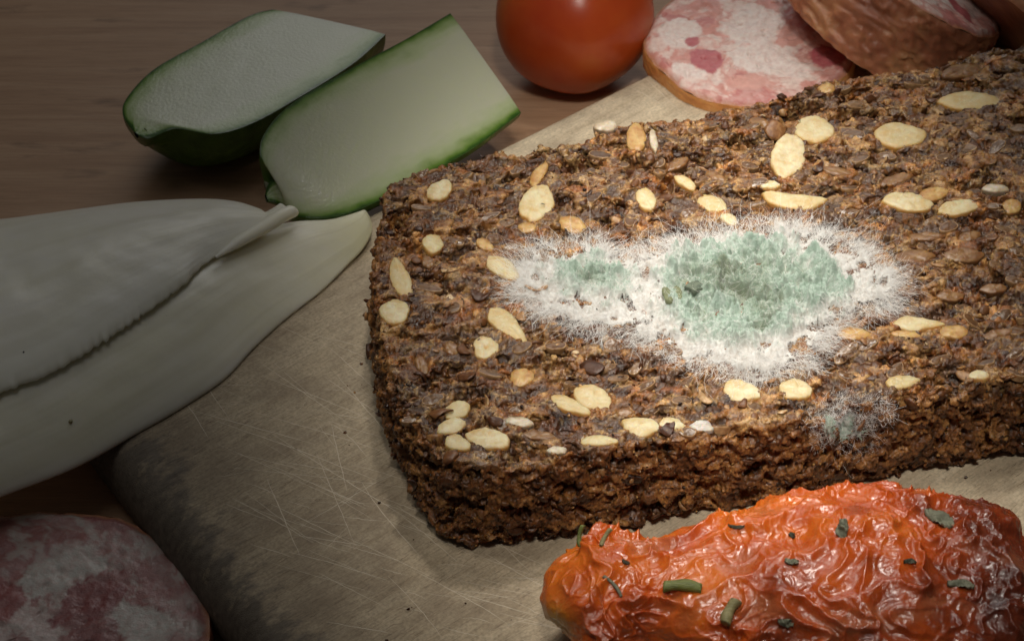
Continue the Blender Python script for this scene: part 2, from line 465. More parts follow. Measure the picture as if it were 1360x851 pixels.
# top face as a grid of quads inside the last ring: fan of shrinking rings keeps wear smooth
last = rings[-1]; extra = []
for k in (1, 2, 4, 7, 11): 
    f = k/14.0
    extra.append(np.c_[last[:, :2]+(cen-last[:, :2])*f, np.full(nB, 1.3)])
V = np.concatenate([V]+extra+[np.array([[*cen, 1.3]])])
m0 = len(prof)-1
F2 = grid_faces(len(extra)+1, nB, False, True)+m0*nB
ci = len(V)-1; lr = (m0+len(extra))*nB
F3 = np.array([[lr+k, lr+(k+1) % nB, ci] for k in range(nB)])
rel = (V[:, :2]-BC)
uv = np.linalg.solve(Mx, rel.T).T            # (along back edge, along left edge)
dl = uv[:, 0]                                 # distance from the left edge
wear = np.clip(1.06-dl/1.9, 0, 1)*sstep(1.3, .7, np.abs(V[:, 2]-1.3)*.35)
wear = np.maximum(wear, (V[:, 2] < 1.15)*.9*(dl < 2))
wear *= sstep(26, 22, uv[:, 1])
board = thing('cutting_board', 'pale scratched wooden cutting board with a dark worn rounded edge under the bread', 'cutting board', (*BC, 0))
board.rotation_euler = (0, 0, BANG)
def to_board(V):
    c, s = math.cos(BANG), math.sin(BANG); r = np.asarray(V)-np.array([*BC, 0])
    return np.stack([r[:, 0]*c+r[:, 1]*s, -r[:, 0]*s+r[:, 1]*c, r[:, 2]], -1)
put('board_plank', mesh('board_plank', to_board(V), [np.concatenate([F, F2])[:, ::-1], F3[:, ::-1]], M_BOARD, {'wear': wear, 'left_tone': np.clip(1-dl/10.5, 0, 1)}, recalc=True), board)
# knife scratches, thin scored lines in the top
def strip(p, q, w, bow, z):
    n = 14; t = np.linspace(0, 1, n)[:, None]; p = np.array(p); q = np.array(q)
    d = q-p; nn = np.array([-d[1], d[0]])/np.linalg.norm(d)
    c = p+d*t+nn*(bow*4*t*(1-t)) + nn*(RNG.normal(size=(n, 1))*.006)
    ww = w*np.sin(np.pi*np.clip(t, .03, .97))**.5
    L, R = c+nn*ww, c-nn*ww
    return np.c_[np.concatenate([L, R]), np.full(2*n, z)], np.array([[k, k+1, n+k+1, n+k] for k in range(n-1)])
def strips(lines, name, mat):
    Vs, Fs, o = [], [], 0
    for p, q, w, b, z in lines:
        v, f = strip(p, q, w, b, z); Vs.append(v); Fs.append(f+o); o += len(v)
    put(name, mesh(name, to_board(np.concatenate(Vs)), np.concatenate(Fs)[:, ::-1], mat), board, kind='stuff')
sc = []
for (x0, y0, x1, y1, w) in [(255, 545, 420, 590, .016), (275, 555, 505, 640, .014), (330, 545, 540, 610, .012), (360, 575, 545, 690, .014),
                            (400, 440, 520, 470, .012), (440, 455, 500, 480, .010), (300, 620, 560, 650, .010), (420, 600, 470, 720, .010),
                            (350, 500, 500, 560, .012), (480, 640, 560, 740, .012), (400, 700, 540, 620, .010), (730, 172, 850, 122, .010),
                            (835, 115, 880, 140, .012), (858, 105, 905, 150, .012), (430, 500, 520, 560, .010), (290, 590, 420, 650, .010)]:
    sc.append((at(x0, y0, 1.3)[:2], at(x1, y1, 1.3)[:2], w*.65, RNG.normal()*.03, 1.304))
for k in range(170):
    x, y = RNG.uniform(230, 720), RNG.uniform(400, 851)
    a = RNG.normal(.33, .25) if RNG.random() < .75 else RNG.uniform(-1, 1.5); l = RNG.uniform(30, 150)
    p, q = at(x, y, 1.3)[:2], at(x+l*math.cos(a), y+l*math.sin(a), 1.3)[:2]
    if min(np.linalg.solve(Mx, p-BC)[0], np.linalg.solve(Mx, q-BC)[0]) < 1.1: continue
    sc.append((p, q, RNG.uniform(.003, .009), RNG.normal()*.03, 1.303+.0002*RNG.random()))
strips(sc, 'knife_scratch', M_SCRATCH)
dk = []
for k in range(2600):
    x, y = RNG.uniform(180, 1360), RNG.uniform(60, 851)
    p = at(x, y, 1.3)[:2]; a = BANG+RNG.normal()*.07; l = RNG.uniform(.06, .38)
    q = p+l*np.array([math.cos(a), math.sin(a)])
    u0 = np.linalg.solve(Mx, p-BC)
    if u0[0] < 1.0 or u0[1] < 1.0: continue
    dk.append((p, q, RNG.uniform(.0025, .006), 0, 1.302+.0008*RNG.random()))
strips(dk, 'grain_pore', M_CUT)

# ------------------------------------------------------------------ bread slice
TOPPX = [(512, 240), (540, 229), (575, 217), (625, 205), (690, 192), (755, 184), (790, 168), (850, 158), (905, 156), (965, 138), (1040, 127),
         (1090, 103), (1150, 96), (1230, 88), (1290, 68), (1360, 52), (1410, 46), (1450, 110), (1475, 300), (1440, 492), (1360, 501), (1270, 516),
         (1180, 531), (1090, 556), (1000, 570), (900, 583), (800, 600), (700, 617), (630, 622), (585, 607), (552, 568), (524, 525), (504, 470), (493, 400), (495, 335), (502, 280)]
OUT = spline(ats(TOPPX, ZT)[:, :2], 260, True)
ZB = 1.3
bp = [(-.34, 0), (-.12, .10), (-.02, .30), (0, .75), (-.02, 1.3), (0, 1.75), (-.03, 2.02), (-.08, 2.14), (-.16, 2.2)]
d = np.roll(OUT, -1, 0)-np.roll(OUT, 1, 0); d /= np.linalg.norm(d, axis=1)[:, None]
nrm = np.stack([d[:, 1], -d[:, 0]], -1)
if ((OUT-OUT.mean(0))*nrm).sum() < 0: nrm = -nrm
# the foot of the front-left corner sits a little inward
V = np.concatenate([np.c_[OUT+nrm*i, np.full(260, ZB+z)] for i, z in bp])
nb = len(bp); F = [list(map(int, f)) for f in grid_faces(nb, 260, False, True)]
faces0 = F+[list(range((nb-1)*260, nb*260)), list(range(260))[::-1]]
def voxel(V, F, size):
    """an even mesh of quads round the solid"""
    tm = bpy.data.meshes.new('tmp'); tm.from_pydata(V.tolist(), [], F if isinstance(F, list) else F.tolist())
    b = bmesh.new(); b.from_mesh(tm); bmesh.ops.recalc_face_normals(b, faces=b.faces); b.to_mesh(tm); b.free()
    to = bpy.data.objects.new('tmp', tm); COL.objects.link(to)
    rm = to.modifiers.new('r', 'REMESH'); rm.mode = 'VOXEL'; rm.voxel_size = size
    em = bpy.data.meshes.new_from_object(to.evaluated_get(bpy.context.evaluated_depsgraph_get()))
    v = np.empty(len(em.vertices)*3, np.float32); em.vertices.foreach_get('co', v)
    f = np.empty(len(em.polygons)*4, np.int32); em.loops.foreach_get('vertex_index', f)
    bpy.data.objects.remove(to); bpy.data.meshes.remove(tm); bpy.data.meshes.remove(em)
    return v.reshape(-1, 3).astype(np.float64), f.reshape(-1, 4)
ca, sa = math.cos(math.radians(12)), math.sin(math.radians(12))      # grains are laid roughly along the slice
def along(P): return np.stack([P[:, 0]*ca+P[:, 1]*sa, -P[:, 0]*sa+P[:, 1]*ca, P[:, 2]], -1)
def lump(P):
    Q = along(P); warp = np.stack([fbm(Q*1.7, 3, 50), fbm(Q*1.7, 3, 60), fbm(Q*1.7, 3, 70)], -1)*.22
    return (Q, warp)+worley((Q+warp)*np.array([1.55, 3.2, 3.2]), 1)
# first the holes and the larger lumps, then an even mesh over them, then the fine grain
A, AF = voxel(V, faces0, .042)
NA = vnormals(A, AF); topA = sstep(.25, .75, NA[:, 2])
Q, warp, f1, f2, idA = lump(A)
big = noise(Q*np.array([1.05, 1.7, 1.5]), 21); med = noise(Q*np.array([2.6, 4.2, 3.6]), 22); sm = noise(Q*7.5, 23)
pxy = proj(A)
rough = .60 + .55*sstep(330, 180, pxy[:, 1]) + .25*sstep(560, 510, pxy[:, 0])          # the back of the slice is torn more than the front
pore = sstep(.20, .52, big+.42*med+.20*sm); pore2 = sstep(.34, .62, med+.35*sm)
near = np.ones(len(A))
h_top = -.40*pore*rough-.26*pore2*rough+.11*(idA-.6)*rough
h_top = np.where(h_top > 0, h_top*.4, h_top)
spong = sstep(.12, .55, noise(Q*3.1, 41)+.5*noise(Q*6.5, 42))
h_side = -.30*spong-.16*sstep(.35, .6, big)+.10*fbm(Q*2.2, 3, 43)
push = np.stack([noise(A*3.6, 81), noise(A*3.6, 82), noise(A*3.6, 83)], -1)*.09
A2 = A+NA*(topA*h_top+(1-topA)*h_side+fbm(A*.5, 2, 77)*.05)[:, None]+push*np.maximum(1-topA, .9*np.clip(pore*2, 0, 1)*topA)[:, None]
A2[:, 2] = np.where(A[:, 2] < ZB+.05, A[:, 2], np.maximum(A2[:, 2], ZB+.03))
BV, BF = voxel(A2, AF, .0345)
N1 = vnormals(BV, BF)
keep = ~((BV[BF].mean(1)[:, 2] < ZB+.10) & (N1[BF[:, 0], 2] < -.6))       # the underside lies on the board
BF = BF[keep]
used = np.zeros(len(BV), bool); used[BF.ravel()] = True
rm_ = np.cumsum(used)-1; BV = BV[used]; N1 = N1[used]; BF = rm_[BF]
gx0, gy0 = OUT.min(0)-.6; gn = ((OUT.max(0)+.6-OUT.min(0)+.6)/.08).astype(int)+2
ggx, ggy = np.meshgrid(gx0+np.arange(gn[0])*.08, gy0+np.arange(gn[1])*.08, indexing='ij')
SG = sdf(np.stack([ggx.ravel(), ggy.ravel()], -1), OUT[::2]).reshape(gn)
def edge_dist(P):
    x = np.clip((P[:, 0]-gx0)/.08, 0, gn[0]-2); y = np.clip((P[:, 1]-gy0)/.08, 0, gn[1]-2); i = x.astype(int); j = y.astype(int); u = x-i; v = y-j
    return SG[i, j]*(1-u)*(1-v)+SG[i+1, j]*u*(1-v)+SG[i, j+1]*(1-u)*v+SG[i+1, j+1]*u*v
P = BV.copy()
top = sstep(.03, .20, edge_dist(P)+.05*noise(P*3, 84))*sstep(ZT-1.0, ZT-.7, P[:, 2])   # 1 on the cut face, 0 on the crust
Q, warp, f1, f2, idA = lump(P)
g1, g2, idB = worley((Q+warp*.8)*np.array([3.6, 6.6, 6.2]), 2)
k1, k2, idC = worley(Q*np.array([9., 13., 12.])+warp*3, 4)
skA = sstep(-.10, .25, noise(Q*np.array([1.3, 1.9, 1.6]), 24)); skB = sstep(-.05, .3, noise(Q*np.array([2.3, 3.1, 2.6]), 25))
eA = np.exp(-((f2-f1)/.085)**2); eB = np.exp(-((g2-g1)/.10)**2)        # bran coats: thin edges between the grains
h_top = (-.06*eA*(1-skA)+.040*eA*skA+.075*(idB-.55)-.045*eB*(1-skB)+.028*eB*skB+.030*sstep(.55, .15, g1)+.018*fbm(Q*9, 3, 31)+.015*(idC-.5))
h_side = (.10*(idB-.5)-.05*np.exp(-(g2-g1)/.12)+.04*fbm(Q*6, 3, 44)+.03*(idC-.5)-.02*np.exp(-(k2-k1)/.2))
BV2 = P+N1*(top*h_top+(1-top)*h_side)[:, None]
cap = ZT+.012+.022*noise(Q*2.5, 85)
BV2[:, 2] = np.where(BV2[:, 2] > cap, cap+(BV2[:, 2]-cap)*.3, BV2[:, 2])
BV2[:, 2] = np.maximum(BV2[:, 2], ZB+.012)
# --- seeds cut by the knife: (x, y, length, width, tilt in the picture, kind)
SEEDS = [(584, 251, 38, 24, -20, 's'), (575, 322, 30, 26, 30, 's'), (532, 368, 52, 28, 68, 's'), (524, 412, 40, 38, 25, 's'), (713, 268, 56, 42, -52, 's'),
         (716, 228, 42, 17, -58, 'g'), (668, 355, 50, 24, 28, 's'), (673, 429, 64, 25, 32, 's'), (645, 460, 38, 28, -18, 'r'), (757, 536, 58, 19, 24, 's'),
         (788, 526, 54, 30, 14, 's'), (607, 543, 36, 22, -14, 's'), (599, 565, 42, 19, -14, 's'), (607, 586, 36, 20, 16, 's'), (649, 581, 62, 27, 13, 's'),
         (795, 584, 50, 16, 2, 's'), (850, 565, 52, 25, 8, 's'), (893, 561, 38, 15, 3, 's'), (985, 518, 52, 27, 10, 's'), (1057, 515, 46, 27, 10, 's'),
         (1199, 506, 48, 18, -4, 's'), (1222, 428, 70, 20, 1, 't'), (1267, 438, 38, 20, 0, 'g'), (1204, 441, 42, 10, 4, 'g'), (1300, 497, 28, 14, 0, 's'),
         (1205, 266, 66, 26, 0, 's'), (1272, 275, 56, 20, -9, 's'), (1055, 262, 82, 24, 4, 'c'), (1023, 245, 27, 12, 3, 's'), (1047, 206, 62, 46, -72, 'h'),
         (1081, 170, 52, 40, 10, 's'), (1196, 178, 74, 33, 2, 's'), (1288, 132, 88, 25, -4, 's'), (1280, 91, 64, 25, -20, 'k'), (946, 269, 44, 22, 20, 's'),
         (968, 291, 27, 14, 30, 's'), (845, 180, 38, 27, 85, 'g'), (868, 186, 32, 11, 80, 'p'), (858, 262, 34, 26, 55, 's'), (760, 295, 38, 21, 12, 'g'),
         (693, 497, 34, 25, -12, 'g'), (1215, 338, 60, 18, -2, 'k'), (1280, 336, 58, 18, 0, 'k'), (1232, 311, 54, 11, 0, 'k'), (1133, 440, 48, 18, 2, 'g'),
         (805, 166, 32, 13, -4, 'p'), (985, 311, 26, 9, 95, 'k'), (1344, 271, 26, 20, 0, 'g'), (932, 565, 32, 14, 4, 'y'), (740, 597, 28, 9, 0, 'p'),
         (910, 241, 32, 13, 28, 's'), (644, 323, 26, 14, 20, 'g'), (1322, 250, 36, 12, 0, 'p'), (1240, 255, 44, 18, -8, 'g'), (1288, 311, 34, 14, -8, 'k'),
         (700, 300, 26, 14, 10, 'g'), (568, 345, 20, 16, 40, 'k'), (1010, 160, 34, 12, 8, 'k'), (1110, 225, 46, 12, 12, 'k'), (1098, 116, 24, 13, 0, 'g'),
         (1262, 390, 40, 13, -2, 'k'), (1325, 440, 40, 12, -4, 'k'), (1190, 235, 50, 14, -12, 'k'), (900, 215, 34, 14, -25, 'k'), (950, 230, 30, 13, 25, 'k'),
         (830, 545, 24, 12, 4, 'k'), (716, 575, 50, 13, 5, 'k'), (690, 560, 40, 12, 8, 'p'), (560, 480, 30, 16, 60, 'k'), (600, 460, 24, 18, 20, 'k'), (1320, 380, 38, 12, 0, 'k')]
SEEDGEO = []; seedmask = []
for x, y, l, w, a, kd_ in SEEDS:
    a = math.radians(a); dx, dy = math.cos(a), math.sin(a)
    c = at(x, y, ZT); p = (at(x+dx*l/2, y+dy*l/2, ZT)-at(x-dx*l/2, y-dy*l/2, ZT))[:2]
    q = (at(x-dy*w/2, y+dx*w/2, ZT)-at(x+dy*w/2, y-dx*w/2, ZT))[:2]
    U, S, _ = np.linalg.svd(np.stack([p, q], -1))      # principal axes of the ellipse in the plane of the cut
    ang = math.atan2(U[1, 0], U[0, 0])
    if kd_ in 'tc': ang = math.atan2(p[1], p[0]); S = [np.linalg.norm(p), abs(p[0]*q[1]-p[1]*q[0])/np.linalg.norm(p)]
    z = ZT-.045+{'k': -.03, 'g': -.02}.get(kd_, .012)+RNG.normal()*.008
    SEEDGEO.append((c, ang, S[0]*1.0, S[1]*1.0, z)); seedmask.append((c[0], c[1], ang, S[0]*.5, S[1]*.5))
def seedfree(P, m=1.0):
    ok = np.ones(len(P), bool)
    for cx, cy, an, a, b in seedmask:
        dx, dy = P[:, 0]-cx, P[:, 1]-cy
        u = dx*math.cos(an)+dy*math.sin(an); v = -dx*math.sin(an)+dy*math.cos(an)
        ok &= (u/a/m)**2+(v/b/m)**2 > 1
    return ok
for (cx, cy, an, a, b), (_, _, _, _, z) in zip(seedmask, SEEDGEO):     # the crumb makes room for each seed
    dx, dy = BV2[:, 0]-cx, BV2[:, 1]-cy
    u = dx*math.cos(an)+dy*math.sin(an); v = -dx*math.sin(an)+dy*math.cos(an)
    nb_ = np.where((u/a)**2+(v/b)**2 < 2.0)[0]
    nb_ = nb_[(top[nb_] > .2) & (BV2[nb_, 2] > z-.5)]; r = np.hypot(u/a, v/b)[nb_]; zz_ = BV2[nb_, 2]
    over = .93+.20*noise(BV2[nb_]*np.array([3.5, 5, 0])+7, 86)+.10*noise(BV2[nb_]*np.array([11, 13, 0]), 87)       # crumbs creep over the rim here and there
    zz_ = np.where(r < over, np.minimum(zz_, z-.05), zz_)
    zz_ = np.where((r >= over) & (r < 1.3), np.clip(zz_, z-.05-.4*np.maximum(r-1, 0), z+.055+.1*np.maximum(r-1, 0)), zz_)
    BV2[nb_, 2] = zz_
N2 = vnormals(BV2, BF)
tone = np.clip(.12+.34*idA+.30*idB+.20*idC+.36*fbm(Q*1.4, 3, 90)+.25*noise(Q*5, 91), 0, 1)
PAL = np.array([(.009, .0034, .0017), (.034, .0126, .0052), (.072, .0270, .0095), (.138, .0530, .0140), (.235, .098, .025), (.44, .25, .095)])
xp = np.array([0, .22, .44, .62, .80, 1.0])
colr = np.stack([np.interp(tone, xp, PAL[:, k]) for k in range(3)], -1)
gel = (sstep(.55, .8, hsh((idA*9999).astype(np.int32), (idA*77).astype(np.int32), 0*idA.astype(np.int32), 5).astype(np.float64)/4294967295.)*.75)[:, None]
colr = colr*(1-gel)+gel*np.array([.080, .047, .032])                    # grey, half clear grains
rust = (sstep(.05, .5, fbm(Q*np.array([.9, 1.3, 1.2]), 3, 92))*.6)[:, None]
colr = colr*(1-rust)+rust*colr*np.array([1.40, 1.04, .66])
ed = np.maximum(eA*skA*.85, eB*skB*.75)*(.45+.55*sstep(-.2, .4, noise(Q*6, 93)))
tan_ = np.array([.47, .29, .115])
topk = top[:, None]
colr = colr*(1-ed[:, None])+ed[:, None]*tan_
crustc = np.stack([np.interp(np.clip(tone*.9+.02, 0, 1), xp, np.array([(.024, .009, .004), (.075, .028, .010), (.145, .056, .018), (.23, .095, .027), (.32, .15, .045), (.42, .23, .09)])[:, k]) for k in range(3)], -1)
colr = colr*topk+crustc*(1-topk)
bread_o = np.array([*OUT.mean(0), ZB])
bread = thing('bread_slice', 'thick dark brown wholegrain bread slice with pale seeds and a big mould patch', 'bread', bread_o)
istop = top[BF].mean(1) > .5
def sub(name, fm, mat):
    f = BF[fm]; u = np.zeros(len(BV2), bool); u[f.ravel()] = True; r = np.cumsum(u)-1
    return build(name, BV2[u], r[f], mat, bread, bread_o, {'col': colr[u]})
sub('crumb', istop, M_CRUMB); sub('crust', ~istop, M_CRUST)
# height map of the cut face
HX0, HY0, HS = -5.0, -7.0, .05
HM = np.full((420, 420), -1.0)
ii = ((BV2[:, 0]-HX0)/HS).astype(int); jj = ((BV2[:, 1]-HY0)/HS).astype(int)
okk = (ii >= 0) & (ii < 420) & (jj >= 0) & (jj < 420) & (top > .5)
np.maximum.at(HM, (ii[okk], jj[okk]), BV2[okk, 2]); HM[HM < 0] = ZT-.05
def blur(A, n):
    for _ in range(n):
        A = (A+np.roll(A, 1, 0)+np.roll(A, -1, 0)+np.roll(A, 1, 1)+np.roll(A, -1, 1))/5
    return A
HMb = blur(HM, 3); HMs = blur(HM, 14)
def hz(P, A):
    x = np.clip((P[:, 0]-HX0)/HS-.5, 0, 418); y = np.clip((P[:, 1]-HY0)/HS-.5, 0, 418)
    i = x.astype(int); j = y.astype(int); u = x-i; v = y-j
    return (A[i, j]*(1-u)*(1-v)+A[i+1, j]*u*(1-v)+A[i, j+1]*(1-u)*v+A[i+1, j+1]*u*v)

SM = {'s': M_SEED, 'r': M_SEED, 't': M_SEED, 'c': M_SEED, 'h': M_SEED, 'g': M_GOLD, 'k': M_TAN, 'p': M_PALE, 'y': M_GREYHUSK}
def seed_mesh(L, W, kind, seed, mat):
    """a seed cut flat by the knife: bevelled cut face over a tapering body; local x is its length"""
    n = 40; t = np.linspace(0, 2*np.pi, n, endpoint=False)
    rg = np.random.default_rng(seed)
    x = np.cos(t); y = np.sin(t)
    pw = {'s': 1.18, 'k': 1.35, 't': 1.2, 'c': 1.0}.get(kind, 1.08)
    y = np.sign(y)*np.abs(y)**pw
    if kind == 't': y *= (.62-.42*x)*1.25
    if kind == 'c': y = np.where(y > 0, y*.42, y*1.35)+.18*(1-x*x)*-1+.25
    if kind == 's': y *= 1-.12*x*(1 if rg.random() < .5 else -1)
    a = rg.normal(size=5)
    w = 1+.04*a[0]*np.sin(2*t+a[1])+.045*a[2]*np.sin(3*t+a[3])+.03*np.sin(5*t+a[4]*3)+.015*np.sin(11*t+a[0]*5)+rg.normal(size=n)*.012
    O = np.stack([x*w*L/2, y*w*W/2], -1)
    rings = [(.55, -.42), (.90, -.22), (1.0, -.08), (1.0, -.015), (.965, .014), (.90, .032), (.60, .040), (.28, .040)]
    V, rim = [], []
    for s, z in rings:
        V.append(np.c_[O*s, np.full(n, z)]); rim.append(np.full(n, {.55: 1, .9: 1 if z < 0 else .12, 1.0: .9 if z < -.01 else .7, .965: .42}.get(s, 0)))
    V = np.concatenate(V+[np.array([[0, 0, .04]])]); rim = np.concatenate(rim+[np.zeros(1)])
    up = V[:, 2] > .02
    q = np.c_[V[:, :2]*6+seed*3.1, V[:, 2]*0]
    V[up, 2] += .030*noise(q[up], seed)+.018*noise(q[up]*3, seed+1)
    if kind == 'h':
        r = np.hypot((V[:, 0]/L*2+.1)/.55, (V[:, 1]/W*2+.1)/.42); V[up, 2] -= (.05*sstep(1.1, .3, r))[up]
    if kind == 'r':
        r = np.hypot(V[:, 0]/L*2/.22, V[:, 1]/W*2/.16); V[up, 2] -= (.07*sstep(1.3, .4, r))[up]; rim[up] = np.maximum(rim[up], sstep(1.3, .5, r)[up])
    F = grid_faces(len(rings), n, False, True)[:, ::-1]; c = (len(rings)-1)*n
    F3 = np.array([[c+k, c+(k+1) % n, len(V)-1] for k in range(n)])
    return mesh('seed', V, [F, F3], mat, {'rim': rim})
for k, ((c, ang, L, W, z), sd_) in enumerate(zip(SEEDGEO, SEEDS)):
    kd_ = sd_[5]; nm = {'k': 'grain_kernel', 'p': 'husk', 'y': 'husk'}.get(kd_, 'seed')
    put(nm, seed_mesh(L, W, kd_, 100+k, SM[kd_]), bread, (c[0]-bread_o[0], c[1]-bread_o[1], z-bread_o[2]), (RNG.normal()*.05, RNG.normal()*.05, ang))
speck = put('speck', mesh('speck', np.array([(-.05, -.01, 0), (.05, -.016, 0), (.055, .012, 0), (-.04, .02, 0), (0, 0, .02)]), [[0, 1, 4], [1, 2, 4], [2, 3, 4], [3, 0, 4]], M_DARKBIT),
            bread, tuple(at(721, 271, ZT+.07)-bread_o), (0, 0, -.3))

# --- little solids scattered over the crumb
ICO = {}
def ico(sub):
    if sub not in ICO:
        b = bmesh.new(); bmesh.ops.create_icosphere(b, subdivisions=sub, radius=1)
        ICO[sub] = (np.array([v.co[:] for v in b.verts]), np.array([[v.index for v in f.verts] for f in b.faces])); b.free()
    return ICO[sub]
def frames(nr, spin, tilt):
    """rotation matrices whose z is near the normals nr"""
    z = nr+RNG.normal(size=nr.shape)*tilt[:, None]; z /= np.linalg.norm(z, axis=1)[:, None]
    x = np.stack([np.cos(spin), np.sin(spin), 0*spin], -1); x -= z*(x*z).sum(1)[:, None]; x /= np.linalg.norm(x, axis=1)[:, None]+1e-9
    return np.stack([x, np.cross(z, x), z], -1)
def scatter(pos, nr, size, sub, tilt, bend, spin, noise_amp, name, mat, parent, origin, rnd=None):
    v0, f0 = ico(sub); n = len(pos); m = len(v0)
    R = frames(nr, spin, tilt)
    W = v0[None]*size[:, None, :]
    W = W*(1+RNG.normal(size=(n, m, 1))*noise_amp)
    b = RNG.normal(size=(n, 1))*bend
    W[..., 2] += b*(W[..., 0]**2)/(size[:, :1]+1e-6)
    V = np.einsum('nij,nkj->nki', R, W)+pos[:, None]
    F = f0[None]+(np.arange(n)*m)[:, None, None]
    r = RNG.random(n) if rnd is None else rnd
    return build(name, V.reshape(-1, 3), F.reshape(-1, 3), mat, parent, origin, {'rnd': np.repeat(r, m)}, kind='stuff')
vis = (BV2[:, 0] < 11.5)
tops = np.where((top > .6) & vis & seedfree(BV2, 1.12))[0]; sides = np.where((top < .4) & vis & (N1[:, 1] < .5))[0]
n = 1300; ix = RNG.choice(tops, n)
sz = RNG.lognormal(math.log(.085), .45, n)[:, None]*np.stack([np.ones(n), RNG.uniform(.4, .8, n), RNG.uniform(.10, .28, n)], -1)
spin = RNG.normal(math.radians(12), .7, n)
scatter(BV2[ix]+N2[ix]*RNG.uniform(-.02, .012, (n, 1)), N1[ix], np.minimum(sz, .26), 2, RNG.uniform(.03, .3, n), .5, spin, .10, 'bran_flake', M_FLAKE, bread, bread_o,
        np.clip(RNG.beta(2.0, 2.4, n), 0, 1))
n = 7000; ix = np.r_[RNG.choice(tops, 3500), RNG.choice(sides, 3500)]
sz = RNG.lognormal(math.log(.022), .45, n)[:, None]*RNG.uniform(.6, 1.2, (n, 3))
scatter(BV2[ix]+N2[ix]*.002, N1[ix], np.minimum(sz, .06), 1, np.full(n, .6), .2, RNG.uniform(0, 6.3, n), .14, 'crumb_grain', M_GRAIN, bread, bread_o)
n = 1500; ix = RNG.choice(tops, n)
sz = RNG.lognormal(math.log(.060), .4, n)[:, None]*np.stack([np.ones(n), RNG.uniform(.25, .5, n), RNG.uniform(.07, .15, n)], -1)
hd = np.stack([RNG.normal(size=n), RNG.normal(size=n), .35+0*RNG.random(n)], -1); hd /= np.linalg.norm(hd, axis=1)[:, None]
scatter(BV2[ix]-N2[ix]*.012, hd, np.minimum(sz, .18), 1, np.full(n, .15), .4, RNG.uniform(0, 6.3, n), .10, 'bran_edge', M_FLAKE, bread, bread_o, RNG.beta(4, 2.2, n))
n = 450; ix = RNG.choice(sides, n)
sz = RNG.lognormal(math.log(.085), .4, n)[:, None]*np.stack([np.ones(n), RNG.uniform(.4, .8, n), RNG.uniform(.15, .35, n)], -1)
scatter(BV2[ix]+N2[ix]*.01, N1[ix], np.minimum(sz, .2), 2, RNG.uniform(.2, .6, n), .5, RNG.uniform(0, 6.3, n), .12, 'crust_flake', M_FLAKE, bread, bread_o,
        RNG.beta(1.6, 3.4, n))
# --- whole and cut rye kernels, each its own piece with a pale bran coat round it
def rye_mesh(sd):
    rg = np.random.default_rng(sd); n = 28; t = np.linspace(0, 2*np.pi, n, endpoint=False)
    L, W = rg.uniform(.15, .22), rg.uniform(.10, .15)
    w = 1+.06*np.sin(2*t+rg.normal())+.05*np.sin(3*t+rg.normal()*3); O = np.stack([np.cos(t)*L*w, np.sin(t)*W*w], -1)
    rings = [(.8, -.14), (1.05, -.05), (1.06, .0), (1.02, .016), (.97, .014), (.88, .016), (.6, .026), (.25, .03)]
    V = np.concatenate([np.c_[O*s, np.full(n, z)] for s, z in rings]+[np.array([[0, 0, .03]])])
    V[:, 2] += .02*noise(V*12+sd, sd)
    F = grid_faces(len(rings), n, False, True)[:, ::-1]; c = (len(rings)-1)*n
    F3 = np.array([[c+k, c+(k+1) % n, len(V)-1] for k in range(n)])
    mi = np.r_[np.where(np.arange(len(F))//n < 4, 1, 0), np.zeros(n, int)]
    return mesh('rye_kernel', V, [F, F3], [M_RYE, M_COAT], mi=mi)
mm = Mat('bran_coat', Roughness=.35); mm.set('Base Color', mm.ramp(mm.noise(10, 4), [(.3, (.20, .095, .035)), (.7, (.46, .29, .14))])); M_COAT = mm.m
RYE = [rye_mesh(k) for k in range(12)]
cand = RNG.choice(tops, 6000); placed = []
rlo = seedfree(BV2[cand], 1.35)
for i in cand[rlo]:
    p = BV2[i]
    if p[2] < ZT-.16: continue
    if any((p[0]-q[0])**2+(p[1]-q[1])**2 < .34**2 for q in placed): continue
    placed.append(p)
    put('rye_kernel', random.choice(RYE), bread, tuple(np.array([p[0], p[1], max(hz(p[None], HMb)[0]-.005, p[2]-.03)])-bread_o),
        (RNG.normal()*.16, RNG.normal()*.16, RNG.normal(.2, .5)), (random.uniform(.8, 1.5), random.uniform(.7, 1.1), 1))
    if len(placed) >= 150: break

# ------------------------------------------------------------------ mould
PATCH = [(664, 358), (690, 335), (742, 322), (790, 318), (832, 336), (872, 326), (905, 312), (960, 302), (1010, 296), (1082, 304), (1132, 322), (1182, 352),
         (1208, 382), (1184, 412), (1140, 424), (1112, 446), (1092, 474), (1060, 494), (1000, 503), (940, 494), (880, 472), (830, 452), (778, 440), (720, 422), (676, 396)]
GREENS = [[(730, 366), (765, 350), (805, 350), (835, 366), (838, 388), (800, 398), (765, 392)],
          [(876, 376), (905, 350), (955, 332), (1010, 328), (1062, 340), (1108, 362), (1124, 388), (1102, 408), (1066, 422), (1035, 446), (1000, 462), (955, 450), (915, 438), (888, 412)]]
W1 = spline(ats(PATCH, ZT)[:, :2], 90, True); G1 = [spline(ats(g, ZT)[:, :2], 50, True) for g in GREENS]
mo = np.array([*W1.mean(0), ZT])
x0, y0 = W1.min(0)-.4; x1, y1 = W1.max(0)+.4; st = .021
nx, ny = int((x1-x0)/st), int((y1-y0)/st)
gx, gy = np.meshgrid(x0+np.arange(nx)*st, y0+np.arange(ny)*st, indexing='ij')
MP = np.stack([gx.ravel(), gy.ravel(), np.zeros(nx*ny)], -1)
sd = sdf(MP, W1); sg = np.maximum(sdf(MP, G1[0])-.13, sdf(MP, G1[1]))
nA = fbm(MP*1.5, 4, 201); nB_ = fbm(MP*4.5, 4, 202); nC = fbm(MP*13, 3, 203)
white = sstep(.12, .70, sd+.34*nA+.22*nB_)
